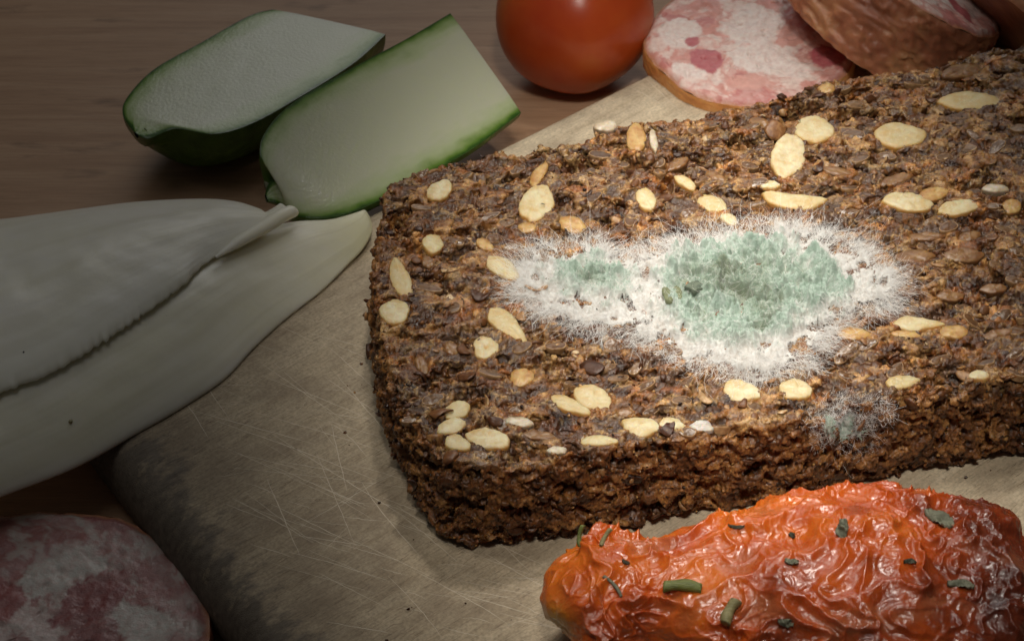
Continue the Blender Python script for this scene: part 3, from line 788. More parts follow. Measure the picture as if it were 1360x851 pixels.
green = .97*sstep(-.34, .32, sg+.38*nA+.32*nB_+.10*nC)
c1, c2, cid = worley(MP*np.array([1.15, .95, 1])+np.c_[nA, nB_, nA]*.35, 9)
e1, e2, eid = worley(MP*np.array([3.4, 3.0, 1])+np.c_[nB_, nA, nA]*.4, 10)
base = hz(MP, HMb)*.45+hz(MP, HMs)*.55
deep = sstep(.05, .45, sg)
clump = .17*sstep(.75, .1, c1)+.09*sstep(.7, .1, e1)-.34*np.exp(-(c2-c1)/.085)*deep-.06*np.exp(-(e2-e1)/.10)+.05*(cid-.5)*deep
hM = base + .03 + white*(.06+.07*nA+.08*nB_) + green*(.13+clump) + .038*nC + .026*fbm(MP*26, 3, 204)
holes = sstep(.28, .5, fbm(MP*2.7, 3, 205))*(1-np.clip(green*1.2, 0, 1))
crack = np.exp(-(c2-c1)/.085)*deep
MP[:, 2] = np.where(green > .35, np.maximum(hM, hz(MP, HM)+.02), hM-holes*.16)
olive = green*deep*np.clip(.75*sstep(-.25, .5, noise(MP*.9, 207))+.75*np.exp(-(c2-c1)/.05)+.35*sstep(.5, .0, eid), 0, 1)*.8
ok = ((white+.10*nC) > .30).reshape(nx, ny)
GF = grid_faces(nx, ny); ko = ok.ravel()[GF].all(1) & (holes[GF].max(1) < .80)
GF = GF[ko]; u = np.zeros(len(MP), bool); u[GF.ravel()] = True; r = np.cumsum(u)-1
patch = build('mould_patch', MP[u], r[GF], M_MOULD, bread, bread_o, {'green': green[u], 'olive': olive[u]}, label='large fuzzy patch of green mould with a white rim')

def hairs(p, d, ln, segs, rad, curl, name, mat, parent, origin, rnd, sides=3, grav=0):
    n = len(p); d = d/np.linalg.norm(d, axis=1)[:, None]
    c = [p]; cur = d.copy(); step = (ln/segs)[:, None]
    drift = RNG.normal(size=(n, 3))*curl
    for k in range(segs):
        cur = cur+drift*.6+RNG.normal(size=(n, 3))*curl; cur[:, 2] -= grav
        cur /= np.linalg.norm(cur, axis=1)[:, None]; c.append(c[-1]+cur*step)
    C = np.stack(c, 1)
    a = np.cross(d, RNG.normal(size=(n, 3))); a /= np.linalg.norm(a, axis=1)[:, None]; b = np.cross(d, a)
    t = np.linspace(0, 2*np.pi, sides, endpoint=False)
    ring = (a[:, None]*np.cos(t)[None, :, None]+b[:, None]*np.sin(t)[None, :, None])
    taper = np.linspace(1, .45, segs+1)
    V = C[:, :, None]+ring[:, None]*(rad[:, None]*taper[None])[:, :, None, None]
    f = grid_faces(segs+1, sides, False, True)[:, ::-1]
    F = f[None]+(np.arange(n)*(segs+1)*sides)[:, None, None]
    return build(name, V.reshape(-1, 3), F.reshape(-1, 4), mat, parent, origin, {'rnd': np.repeat(rnd, (segs+1)*sides)}, kind='stuff')
def grad_out(P):
    e = .12
    gx = sdf(P+np.array([e, 0, 0]), W1)-sdf(P-np.array([e, 0, 0]), W1); gy = sdf(P+np.array([0, e, 0]), W1)-sdf(P-np.array([0, e, 0]), W1)
    g = -np.stack([gx, gy, 0*gx], -1); return g/(np.linalg.norm(g, axis=1)[:, None]+1e-6)
allidx = np.arange(len(MP))
# white hyphae: a fringe that radiates outwards, and a tangled web inside the rim
wgt = np.where((sd > -.12) & (sd < .75), np.exp(-((sd-.28)/.30)**2)*(.35+sstep(-.35, .5, nA+.5*nB_)), 0)
ix = RNG.choice(allidx, 10500, p=wgt/wgt.sum())
pp = MP[ix].copy(); pp[:, 2] = np.maximum(pp[:, 2], hz(pp, HMb)-.02)
dd = grad_out(pp)+RNG.normal(size=pp.shape)*.42; dd[:, 2] = np.abs(RNG.normal(.12, .18, len(ix)))
hairs(pp, dd, RNG.lognormal(math.log(.31), .5, len(ix)), 5, RNG.uniform(.0020, .0042, len(ix)), .26, 'mycelium', M_HYPHA, patch, (bread_o), RNG.random(len(ix)), grav=.09)
wgt = np.where(sd > .02, white*(1-green*.88)+.02, 0)
ix = RNG.choice(allidx, 10500, p=wgt/wgt.sum())
dd = RNG.normal(size=(len(ix), 3)); dd[:, 2] = np.abs(dd[:, 2])*.45; dd += grad_out(MP[ix])*.5
hairs(MP[ix]-np.array([0, 0, .01]), dd, RNG.lognormal(math.log(.21), .45, len(ix)), 4, RNG.uniform(.0018, .0040, len(ix)), .34, 'mycelium', M_HYPHA, patch, (bread_o), RNG.random(len(ix)), grav=.06)
# spore fuzz
wgt = green**1.6*(sd > .1)*(1-np.clip(crack*1.6, 0, .97))
ix = RNG.choice(allidx, 12000, p=wgt/wgt.sum())
dd = RNG.normal(size=(len(ix), 3))*.55+np.array([0, 0, 1.0])
hairs(MP[ix]-np.array([0, 0, .01]), dd, RNG.lognormal(math.log(.048), .4, len(ix)), 2, RNG.uniform(.004, .008, len(ix)), .25, 'spore_fuzz', M_SPORE, patch, bread_o,
      np.clip(RNG.beta(2.2, 2.2, len(ix))-.75*olive[ix], 0, 1))
def flat_bit(px, py, pts, mat, z, nm):
    P = spline([at(px+x, py+y, z)[:2] for x, y in pts], 26, True); c = P.mean(0)
    V = np.concatenate([np.c_[c+(P-c)*s, np.full(26, z+h)] for s, h in ((1.0, -.10), (1.0, -.01), (.93, .0), (.5, .008))]+[[[*c, z+.01]]])
    V[:, 2] += .03*noise(V*3.2, 5)
    F = grid_faces(4, 26, False, True); F3 = np.array([[78+k, 78+(k+1) % 26, len(V)-1] for k in range(26)])
    build(nm, V, [F, F3], mat, patch, bread_o, recalc=True)
zz = ZT+.27
flat_bit(893, 387, [(-14, -4), (-8, -6), (0, -1), (4, -9), (10, -6), (13, 1), (12, 9), (2, 11), (-7, 12), (-11, 5)], M_OLIVE, zz, 'bare_patch')
flat_bit(922, 377, [(-13, 3), (-6, -2), (4, -5), (9, -2), (15, 0), (14, 5), (6, 6), (0, 9), (-5, 5)], M_DKOLIVE, zz, 'bare_patch')

# the small patch on the front edge: fuzz grown straight from the crumb and the crust
px2 = proj(BV2)
facing = (N2*(CAMP-BV2)).sum(1) > 0
s2 = sdf(px2, spline([(1062, 560), (1082, 530), (1120, 518), (1170, 528), (1188, 545), (1176, 585), (1150, 612), (1112, 618), (1080, 600)], 40, True))
cnd = np.where((s2 > -6) & facing & (BV2[:, 1] < 0))[0]
w2 = sstep(-6, 22, s2[cnd])*(.25+sstep(-.4, .5, noise(BV2[cnd]*2.2, 300)))
w2 *= .22+.78*sstep(590, 540, px2[cnd, 1])
ix = RNG.choice(cnd, 2300, p=w2/w2.sum())
o2 = BV2[cnd].mean(0)
small_core = np.where((sdf(px2, spline([(1094, 562), (1110, 548), (1140, 552), (1150, 572), (1130, 586), (1104, 582)], 30, True)) > 0) & facing & (BV2[:, 1] < 0))[0]
# the small patch's own felt: the faces of bread there, lifted a little
fm = np.zeros(len(BV2), bool); fm[small_core] = True; fm &= noise(BV2*3.4, 301) > .06
f = BF[fm[BF].all(1)]; u = np.zeros(len(BV2), bool); u[f.ravel()] = True; r = np.cumsum(u)-1
patch2 = build('mould_patch', BV2[u]+N2[u]*(.03+.03*noise(BV2[u]*14, 302))[:, None], r[f], M_MOULD, bread, bread_o,
               {'green': np.clip(.45+.7*noise(BV2[u]*4, 303), 0, 1), 'olive': np.clip(.35+.7*noise(BV2[u]*6, 304), 0, 1)}, label='small grey green mould patch on the front edge of the slice')
dd = N1[ix]*.55+RNG.normal(size=(len(ix), 3))*.7
hairs(BV2[ix], dd, RNG.lognormal(math.log(.14), .45, len(ix)), 5, RNG.uniform(.0016, .0036, len(ix)), .32, 'mycelium', M_HYPHA, patch2, bread_o, RNG.random(len(ix)))
if len(small_core):
    ix = RNG.choice(np.where(fm)[0], 900)
    hairs(BV2[ix]+N2[ix]*.03, N2[ix]+RNG.normal(size=(900, 3))*.5, RNG.lognormal(math.log(.06), .3, 900), 2, RNG.uniform(.004, .007, 900), .25, 'spore_fuzz', M_SPORE, patch2, bread_o, RNG.random(900))

# ------------------------------------------------------------------ cucumber halves
def cucumber(label, tip, tipz, Lp, Rp, zfun, depth, seed_=0):
    """Lp, Rp: the two edges of the cut face in the photograph from tip to cut end, zfun(side,t) their heights"""
    n = 150
    Lw = np.array([at(x, y, z) for (x, y), z in zip(Lp, zfun[0])]); Rw = np.array([at(x, y, z) for (x, y), z in zip(Rp, zfun[1])])
    Lc, Rc = spline(Lw, n), spline(Rw, n)
    m = 90; s = np.linspace(0, 1, m)
    Vf = Lc[:, None]*(1-s)[None, :, None]+Rc[:, None]*s[None, :, None]
    wid = np.linalg.norm(Rc-Lc, axis=1); wmax = np.median(wid)
    ax = (Lc[-1]+Rc[-1]-Lc[0]-Rc[0]); ax /= np.linalg.norm(ax)
    cr = (Rc[n//2]-Lc[n//2]); up = np.cross(cr, ax); up /= np.linalg.norm(up)
    if up[2] < 0: up = -up
    # distance to the rim, for the flesh
    es = np.abs(s-.5)*2
    tt = np.linspace(0, 1, n)
    arc = np.r_[0, np.cumsum(np.linalg.norm(np.diff((Lc+Rc)/2, axis=0), axis=1))]
    et = np.clip(1-arc/(wmax*.42), 0, 1)
    edge = np.clip((es[None]**3.6 + et[:, None]**3.0*.9)**(1/1.5), 0, 1)
    edge = np.maximum(edge, (es[None]**5)); edge[0] = 1
    qs = np.stack([np.repeat(arc, m)*.55, np.tile(s, n)*9+.6*np.sin(np.repeat(arc, m)*.5), np.full(n*m, seed_)], -1)
    edge = np.clip(edge+(.16*fbm(qs, 4, 14)+.05*noise(qs*np.array([6, 3, 1]), 15)).reshape(n, m)*(1-es[None]**8), 0, 1)
    bumpy = .004*noise(Vf.reshape(-1, 3)*2.0, 12).reshape(n, m)*(1-es[None]**6)
    org = (Lc[n//2]+Rc[n//2])/2-up*depth; org[2] = 0
    th = thing('cucumber_half', label, 'cucumber', org, 'halves of a cut cucumber')
    Vff = Vf+up*(.035*(1-es[None]**4)+bumpy)[..., None]
    F = grid_faces(n, m)
    fn = vnormals(Vff.reshape(-1, 3), F)
    if (fn@up).mean() < 0: F = F[:, ::-1]
    build('flesh', Vff.reshape(-1, 3), F, M_CUKE, th, org, {'edge': edge.ravel()})
    # peel: half tube under the face
    k = 48; a = np.linspace(0, np.pi, k)
    mid = (Lc+Rc)/2; hw = (Rc-Lc)/2
    dp = depth*np.clip(wid/wmax, 0, 1.08)
    Vp = mid[:, None]-hw[:, None]*np.cos(a)[None, :, None]*(1+.012*np.sin(a))[None, :, None]-up[None, None]*(np.sin(a)[None]*dp[:, None])[..., None]
    Vp = Vp+(noise(Vp.reshape(-1, 3)*1.1, 31).reshape(n, k)*.03*np.sin(a)[None])[..., None]*(-up)
    F = grid_faces(n, k)
    if ((vnormals(Vp.reshape(-1, 3), F).reshape(n, k, 3)*(Vp-mid[:, None])).sum() < 0): F = F[:, ::-1]
    tipv = np.repeat(np.clip(1-arc/1.2, 0, 1), k)
    build('peel', Vp.reshape(-1, 3), F, M_PEEL, th, org, {'tip': tipv})
    # cut end
    ec = mid[-1]-up*dp[-1]*.4
    Ve = np.concatenate([Vp[-1], [ec], Vff[-1]]); Fe = [[i, i+1, k] for i in range(k-1)]+[[k+1+i+1, k+1+i, k] for i in range(m-1)]
    ed = np.r_[np.ones(k), .2, es]
    build('cut_end', Ve, np.array(Fe)[:, ::-1], M_CUKE, th, org, {'edge': ed})
    return th, up, Lc, Rc, org
c1 = cucumber('dark green cucumber half lying flat behind, with a scarred rounded tip', None, 0,
              [(178, 176), (163, 152), (170, 128), (205, 92), (265, 58), (330, 22), (362, 13)],
              [(184, 181), (198, 184), (222, 174), (240, 171), (285, 178), (335, 164), (400, 128), (470, 84), (512, 46)],
              ([1.72]*7, [1.72, 1.72, 1.74, 1.76, 1.74, 1.72, 1.72, 1.72, 1.72]), 1.70)
c2 = cucumber('bright cucumber half leaning up against the first, its cut face toward the viewer', None, 0,
              [(352, 258), (356, 245), (366, 232), (347, 212), (350, 180), (385, 140), (465, 92), (540, 52), (598, 18)],
              [(356, 268), (372, 272), (385, 284), (410, 290), (450, 287), (500, 268), (560, 236), (630, 196), (692, 150)],
              ([1.6, 1.75, 1.95, 2.3, 2.55, 2.75, 2.9, 2.95, 2.95], [1.55, 1.5, 1.5, 1.5, 1.5, 1.5, 1.5, 1.5, 1.5]), 1.42)

def nub(half, px, py, z, r, ln, d):
    th, up, Lc, Rc, org = half; p = at(px, py, z); d = np.array(d, float); d /= np.linalg.norm(d)
    s_ = np.cross(d, [0, 0, 1]); s_ /= np.linalg.norm(s_); n2 = np.cross(s_, d)
    k_, t_ = 18, np.linspace(0, 1, 8); a_ = np.linspace(0, 2*np.pi, k_, endpoint=False)
    rad = r*np.interp(t_, [0, .4, .8, 1], [1.8, 1.05, .95, .8])[:, None]*(1+.12*np.sin(5*a_))[None]
    V = (p+d*(t_*ln)[:, None])[:, None]+s_*(rad*np.cos(a_))[..., None]+n2*(rad*np.sin(a_))[..., None]
    V = np.concatenate([V.reshape(-1, 3), [p+d*ln*.92]]); F = grid_faces(8, k_, False, True)
    F3 = np.array([[7*k_+j, 7*k_+(j+1) % k_, 8*k_] for j in range(k_)])
    build('stalk_stub', V, [F, F3], M_STUB, th, org, recalc=True)
M_STUB = mat_herb('stalk_scar', (.16, .18, .09), (.34, .36, .24))
nub(c2, 366, 243, 1.62, .13, .26, (-1, -.35, -.12))
nub(c1, 196, 184, 1.50, .15, .16, (-.75, -.6, -.1))

# ------------------------------------------------------------------ chicory leaves
def leaf(label, Lp, Lz, Rp, Rz, arch, skew, thick, yel, rag, nm='chicory_leaf', speckpx=()):
    n, m = 170, 90
    Lc = spline([at(x, y, z) for (x, y), z in zip(Lp, Lz)], n); Rc = spline([at(x, y, z) for (x, y), z in zip(Rp, Rz)], n)
    s = np.linspace(0, 1, m); t = np.linspace(0, 1, n)
    if rag:
        q = np.c_[arc_ := np.linspace(0, 30, n), 0*t, 0*t]
        off = rag*(np.abs(noise(q*1.6, 71))*1.4+.9*noise(q*5.3, 72)-.3)
        dv = Rc-Lc; dv /= np.linalg.norm(dv, axis=1)[:, None]
        ragv = dv*(off*sstep(.02, .12, t)*sstep(.98, .8, t))[:, None]
    A = np.interp(t, np.linspace(0, 1, len(arch)), arch)
    pf = (np.sin(np.pi*s**skew))**.75
    V = Lc[:, None]*(1-s)[None, :, None]+Rc[:, None]*s[None, :, None]
    if rag: V = V+ragv[:, None]*(sstep(.93, 1.0, s)[None, :, None])
    V[..., 2] += A[:, None]*pf[None]
    q = V.reshape(-1, 3)
    V[..., 2] += (.05*noise(q*.7, 73)+.015*noise(q*2.0, 74)).reshape(n, m)*(np.sin(np.pi*s)[None]**.5)
    bot = V.copy(); th_ = np.interp(s, [0, .06, .5, .9, 1], [.05, .8, 1, .7, .12])*thick
    bot[..., 2] -= th_[None]
    org = np.array([*V[n//2, m//2, :2], 1.3])
    o = thing(nm, label, 'chicory', org, 'white chicory leaves beside the bread')
    W = np.concatenate([V.reshape(-1, 3), bot.reshape(-1, 3)]); F = grid_faces(n, m); o2_ = n*m
    Fb = F[:, ::-1]+o2_
    sd_ = []
    for k in range(n-1):
        sd_.append([k*m, (k+1)*m, o2_+(k+1)*m, o2_+k*m]); sd_.append([k*m+m-1, o2_+k*m+m-1, o2_+(k+1)*m+m-1, (k+1)*m+m-1])
    for k in range(m-1):
        sd_.append([k, o2_+k, o2_+k+1, k+1]); e = (n-1)*m+k; sd_.append([e, e+1, o2_+e+1, o2_+e])
    yl = yel(t[:, None], s[None])*np.ones((n, m)); yl = np.concatenate([yl.ravel()]*2)
    qv = np.stack([np.repeat(t, m)*2.2, np.tile(s, n)*13+.8*np.sin(np.repeat(t, m)*4), np.zeros(n*m)+thick], -1)
    vein = np.clip(.5+.55*fbm(qv, 4, 78), 0, 1); vein = np.concatenate([vein, vein])
    allF = np.concatenate([F, Fb, np.array(sd_)])
    if vnormals(V.reshape(-1, 3), F)[:, 2].mean() < 0: allF = allF[:, ::-1]
    build('blade', W, allF, M_CHIC, o, org, {'yellow': yl, 'vein': vein}, recalc=True)
    for (x, y, w_, mat) in speckpx:
        pj = proj(V.reshape(-1, 3)); b = np.argmin(((pj-np.array([x, y]))**2).sum(1)); p = V.reshape(-1, 3)[b]
        v0, f0 = ico(1); build('speck', p+v0*np.array([w_, w_*1.6, w_*.5]), f0, mat, o, org)
    return o, V.reshape(-1, 3)
# lower leaf: from its cut base by the bread down to the frame's left edge
leaf_low, LV = leaf('long fleshy white chicory leaf lying lowest with its base end touching the bread',
     [(482, 280), (440, 292), (385, 297), (300, 316), (220, 350), (120, 405), (0, 470), (-160, 540)], [1.75, 1.8, 1.85, 1.9, 2.0, 2.0, 2.0, 2.0],
     [(492, 290), (494, 306), (481, 330), (462, 350), (428, 384), (380, 422), (338, 460), (298, 502), (240, 541), (180, 575), (100, 619), (0, 658), (-160, 720)],
     [1.65, 1.6, 1.5, 1.42, 1.38, 1.36, 1.36, 1.36, 1.36, 1.36, 1.36, 1.36, 1.36],
     [.10, .26, .40, .5, .6, .68, .72, .72], .8, .35, lambda t, s: .55*sstep(.16, .04, t)+.22*sstep(.6, 1.0, s)*sstep(.5, .1, t), 0,
     speckpx=[(92, 560, .05, M_STRAW)])
# upper leaf: broad, with a torn lower edge
LPJ = proj(LV)
def on_low(x, y, lift):
    """height at which a view ray through (x, y) meets the lower leaf, plus a little"""
    d = ((LPJ-np.array([x, y]))**2).sum(1); b = np.argmin(d)
    return max(LV[b, 2]+lift, 2.0) if d[b] < 900 else 2.3
RAG = [(388, 284), (372, 297), (350, 308), (280, 345), (240, 382), (180, 425), (120, 465), (60, 500), (0, 522), (-160, 590)]
leaf_top, _ = leaf('broad white chicory leaf on top with a ragged torn lower edge',
     [(372, 270), (352, 282), (344, 277), (310, 267), (260, 264), (180, 268), (100, 278), (0, 291), (-160, 305)], [2.45, 2.35, 2.3, 2.25, 2.2, 2.2, 2.2, 2.2, 2.2],
     RAG, [2.3, 2.3, 2.28]+[on_low(x, y, .10) for x, y in RAG[3:]],
     [.06, .14, .26, .36, .44, .5, .55, .55], 1.0, .11, lambda t, s: .12*sstep(.85, 1.0, s)+0*t, .10, speckpx=[(32, 467, .022, M_DARKBIT)])
# its rolled stalk end
_p = np.array([at(391, 279, 2.32), at(372, 288, 2.36), at(350, 302, 2.34), at(318, 321, 2.34), at(286, 342, 2.34)])
C = spline(_p, 40); t = np.linspace(0, 1, 40); k = 20; a = np.linspace(0, 2*np.pi, k, endpoint=False)
ax = C[-1]-C[0]; ax /= np.linalg.norm(ax); e1_ = np.cross(ax, [0, 0, 1]); e1_ /= np.linalg.norm(e1_); e2_ = np.cross(e1_, ax)
rr = np.interp(t, [0, .03, .3, .7, 1], [.11, .145, .15, .11, .03])
V = C[:, None]+(e1_[None, None]*np.cos(a)[None, :, None]*1.25+e2_[None, None]*np.sin(a)[None, :, None]*.9)*rr[:, None, None]
V = np.concatenate([V.reshape(-1, 3), [C[0]-ax*.01]]); F = grid_faces(40, k, False, True); F3 = np.array([[(j+1) % k, j, len(V)-1] for j in range(k)])
ol = leaf_top
build('rolled_stalk', V, [F, F3], M_CHIC, ol, np.array(ol.location)/CM, {'yellow': np.zeros(len(V)), 'vein': np.full(len(V), .4)}, recalc=True)

# ------------------------------------------------------------------ fresh tomato
tc = at(762, 19, 1.98); tr = 2.0
n, m = 96, 128; th_ = np.linspace(0, np.pi, n)[:, None]; ph = np.linspace(0, 2*np.pi, m, endpoint=False)[None]
rad = tr*(1+.018*np.cos(5*ph+.6)*np.sin(th_)**2)*(1-.10*np.exp(-(th_/.35)**2))
V = np.stack([rad*np.sin(th_)*np.cos(ph), rad*np.sin(th_)*np.sin(ph), rad*np.cos(th_)*1.0+0*ph], -1)
tb = np.array([tc[0], tc[1], 0])
to_ = thing('tomato', 'round glossy red tomato standing on the table behind the board', 'tomato', tb)
build('skin', V.reshape(-1, 3)+np.array([tc[0], tc[1], 1.97]), grid_faces(n, m, False, True), M_TOMATO, to_, tb)
# calyx on top (outside the picture)
cv, cf = [], []
for k in range(5):
    a = k*2*np.pi/5; b = len(cv)
    for r_, w_, z_ in ((.05, .08, 3.80), (.45, .16, 3.86), (.95, .10, 3.78), (1.3, .01, 3.55)):
        for s_ in (-1, 1): cv.append((tc[0]+r_*math.cos(a)-s_*w_*math.sin(a), tc[1]+r_*math.sin(a)+s_*w_*math.cos(a), z_+.06))
    for j in range(3): cf.append([b+2*j, b+2*j+1, b+2*j+3, b+2*j+2])
build('calyx', np.array(cv), np.array(cf)[:, ::-1], M_STEM, to_, tb)

# ------------------------------------------------------------------ sausage slices
def meat_colour(P2, blobs, seed, lean=(.52, .17, .155), mid=(.66, .34, .29), fat=(.80, .66, .60)):
    """colour of the cut face: lumps of white fat and dark lean in pink meat; P2 in cm"""
    q = np.c_[P2, np.zeros(len(P2))]
    w = np.stack([fbm(q*1.2, 5, seed), fbm(q*1.2, 5, seed+9), 0*q[:, 0]], -1)
    a1, a2, ida = worley((q+w*.6)*np.array([1.0, 1.25, 1]), seed); b1, b2, idb = worley((q+w*.4)*2.6, seed+3)
    n_ = fbm(q*5, 4, seed+5); n2 = fbm(q*1.5+w*.6, 6, seed+6)
    rv = (1-np.minimum(np.abs(noise((q+w*.5)*1.5, seed+7))*3.2, 1))**2.2           # thin red strands between the lumps
    rv2 = (1-np.minimum(np.abs(noise((q+w*.3)*3.6, seed+8))*3.0, 1))**2.5
    f = np.clip(sstep(-.02, .14, n2+.12*n_)*.92+sstep(.55, .62, ida)*.4+.5*sstep(.62, .68, idb)*sstep(.0, .3, b2-b1), 0, 1)*(1-.85*rv)*(1-.6*rv2*sstep(.4, -.1, n2))
    leanf = sstep(.20, .15, ida)*sstep(.0, .18, a2-a1)*.85
    c = np.array(mid)[None]*(1+.16*n_[:, None])
    c = c*(1-leanf[:, None])+np.array(lean)[None]*leanf[:, None]
    f = f*(1-leanf*.8)
    c = c*(1-f[:, None])+np.array(fat)[None]*(1+.07*n_[:, None])*f[:, None]
    for (x, y, rx, ry, an, col) in blobs:
        dx, dy = P2[:, 0]-x, P2[:, 1]-y; ca_, sa_ = math.cos(an), math.sin(an)
        r_ = np.hypot((dx*ca_+dy*sa_)/rx, (-dx*sa_+dy*ca_)/ry)+.50*w[:, 0]+.22*w[:, 1]+.14*n_
        k = sstep(1.06, .90, r_)[:, None]; c = c*(1-k)+np.array(col)[None]*k*(1+.10*n_[:, None])+0*k
    return np.clip(c, .02, .9)
def disc_piece(name, label, cat, centre, nrm, R, thick, xdir, shape, blobs, seed, group, wrinkle=.03, notch=None, tones={}, rind=None):
    """a cut slice: face (facing nrm), casing round its side, back face"""
    nrm = np.array(nrm, float); nrm /= np.linalg.norm(nrm)
    x = np.array(xdir, float); x -= nrm*(x@nrm); x /= np.linalg.norm(x); y = np.cross(nrm, x)
    nr, na = 72, 230
    a = np.linspace(0, 2*np.pi, na, endpoint=False)
    q = np.c_[np.cos(a)*1.5, np.sin(a)*1.5, 0*a]
    ro = R*(1+shape*noise(q, seed)+.4*shape*noise(q*2.7, seed+1)+.006*noise(q*14, seed+2))
    if notch: ro = ro-notch[1]*np.exp(-((np.angle(np.exp(1j*(a-notch[0]))))/notch[2])**2)
    rr_ = np.linspace(0.0, 1, nr)**.8
    P2 = np.stack([rr_[:, None]*ro[None]*np.cos(a)[None], rr_[:, None]*ro[None]*np.sin(a)[None]], -1).reshape(-1, 2)
    col = meat_colour(P2, blobs, seed, **tones)
    rn = np.repeat(rr_, na)
    rim = sstep(.955, .995, rn+.01*noise(np.c_[P2*3, 0*rn], seed))[:, None]; col = col*(1-rim)+np.array([.46, .20, .10])*rim
    z = .045*fbm(np.c_[P2*2.2, 0*rn], 4, seed+20)-.05*sstep(.42, .6, noise(np.c_[P2*4.5, 0*rn], seed+22))-.10*sstep(.93, 1, rn)
    V = np.array(centre)+P2[:, :1]*x+P2[:, 1:]*y+z[:, None]*nrm
    org = np.array(centre)-nrm*thick
    o = thing(name, label, cat, org, group)
    F = grid_faces(nr, na, False, True)
    build('meat', V, F, M_MEAT, o, org, {'col': col})
    nz = 44; s = np.linspace(0, 1, nz)
    bul = .05*np.sin(np.pi*s)-.08*sstep(.9, 1, s)
    ang = np.tile(a, nz); ss = np.repeat(s, na)
    qq = np.c_[np.cos(ang)*R, np.sin(ang)*R, ss*thick]
    wv = (1-np.abs(noise(qq*np.array([1.1, 1.1, 3.6])+fbm(qq*1.3, 3, 60)[:, None]*.9, seed+30))*2.4)
    wr = wrinkle*(wv+.5*noise(qq*5, seed+31))
    rad_ = np.tile(ro, nz)*(1+np.repeat(bul, na)*.6/R)+wr*sstep(0, .06, ss)
    Vs = np.array(centre)+(rad_*np.cos(ang))[:, None]*x+(rad_*np.sin(ang))[:, None]*y-(ss*thick+.10)[:, None]*nrm
    Fs = grid_faces(nz, na, False, True)[:, ::-1]
    back = np.concatenate([Vs[-na:], [Vs[-na:].mean(0)]]); Fb = np.array([[(k+1) % na, k, na] for k in range(na)])[:, ::-1]
    c_ = build('casing', np.concatenate([Vs, back]), [Fs[:, ::-1], Fb+len(Vs)], rind or M_RIND, o, org)
    return o
G = 'cut pieces of sausage'
LEAN = (.46, .115, .13); FAT = (.82, .70, .64); PINK = (.68, .36, .30)
s1c = at(998, 50, 1.95)
disc_piece('sausage_slice', 'pink and white sausage slice lying flat on the board behind the bread', 'sausage slice', s1c, (-.03, -.10, 1), 2.62, .62, (1, 0, 0), .05,
           [(-1.15, -.9, .48, .36, -.7, LEAN), (1.75, -.75, .55, .42, -.2, LEAN), (.35, -1.0, 1.0, .62, -.35, FAT), (-1.7, .3, .5, .62, .4, FAT), (.1, .4, .8, .8, .2, FAT),
            (-1.45, -.05, .20, .20, 0, LEAN), (-1.6, -1.3, .45, .22, -.7, FAT), (1.0, .1, .4, .4, 0, PINK), (-.2, -1.75, .5, .3, .1, PINK)], 401, G, .02, rind=M_RIND_PALE, tones=dict(mid=(.64, .30, .25), fat=(.80, .64, .57)))
disc_piece('sausage_chunk', 'sausage chunk with wrinkled brown casing resting tilted on the pink slice', 'sausage', at(1216, -42, 3.5), (.50, .10, .82), 2.6, 2.0, (0, -1, 0), .04,
           [(0.8, .5, .7, .5, .3, FAT), (1.2, 1.0, .6, .25, .5, LEAN), (.2, 1.4, .6, .5, 0, FAT)], 402, G, .085)
disc_piece('sausage_chunk', 'dark brown sausage end at the top right corner behind the bread', 'sausage', at(1440, -30, 3.3), (.75, .5, .55), 2.1, 2.2, (0, -1, 0), .04, [], 403, G, .05)
s4c = at(22, 846, .62)
disc_piece('salami_slice', 'dim red salami slice with white fat lying on the table below the board', 'salami', s4c, (0, 0, 1), 3.62, .5, (1, 0, 0), .03,
           [(.55, 1.8, 1.0, .62, .5, (.60, .56, .51)), (2.35, .25, .9, .5, -.85, (.60, .56, .51)), (-1.2, .2, .30, .8, .3, (.70, .60, .55)), (.35, .3, .3, .8, .6, (.70, .58, .54)),
            (1.2, 1.0, .6, .6, .2, (.28, .085, .085)), (-.6, 1.1, .5, .6, 1.2, (.34, .11, .105)), (-1.6, 1.7, 1.0, .45, .1, (.34, .16, .15)), (-.1, -.6, .3, .9, .5, (.70, .58, .54)),
            (1.5, -.3, .35, .9, .5, (.30, .12, .115)), (-2.2, 1.0, .5, .5, 0, (.36, .18, .17))], 404, 'cut pieces of sausage', .02, notch=(.72, .10, .05), tones=dict(lean=(.26, .09, .085), mid=(.36, .165, .155), fat=(.52, .45, .41)))

# ------------------------------------------------------------------ dried tomato
XS = [716, 722, 740, 760, 795, 830, 866, 900, 965, 1020, 1075, 1130, 1190, 1240, 1330, 1362, 1385, 1394]
TP = [795, 770, 745, 726, 698, 706, 718, 702, 682, 662, 656, 648, 646, 656, 668, 690, 735, 790]
AXY = 795.0
nu, nv = 520, 400
u = np.linspace(0, 1, nu); xpx = 716+678*(u+.0*u)
xpx = 716+678*(.5-.5*np.cos(np.pi*np.clip(u, 0, 1)))*.35+678*u*.65
ext = -3+AXY-np.interp(xpx, XS, TP)
ax0 = np.array([at(x, AXY, 2.35) for x in xpx])
kk = ext/74.0                                   # silhouette half-height in cm
kk = np.convolve(np.r_[[kk[0]]*6, kk, [kk[-1]]*6], np.ones(13)/13, 'valid')
kk[0] = .02; kk[-1] = .02
va = np.linspace(0, 2*np.pi, nv, endpoint=False)
ry, rz = 1.23, .80
cy, sy = np.cos(va), np.sin(va)
sq = 1/(np.abs(cy)**2.4+np.abs(sy)**2.4)**(1/2.4)
V = ax0[:, None]+np.stack([0*cy, cy*sq*ry, sy*sq*rz], -1)[None]*kk[:, None, None]
V = V.reshape(-1, 3); F = grid_faces(nu, nv, False, True)
nr_ = vnormals(V, F)
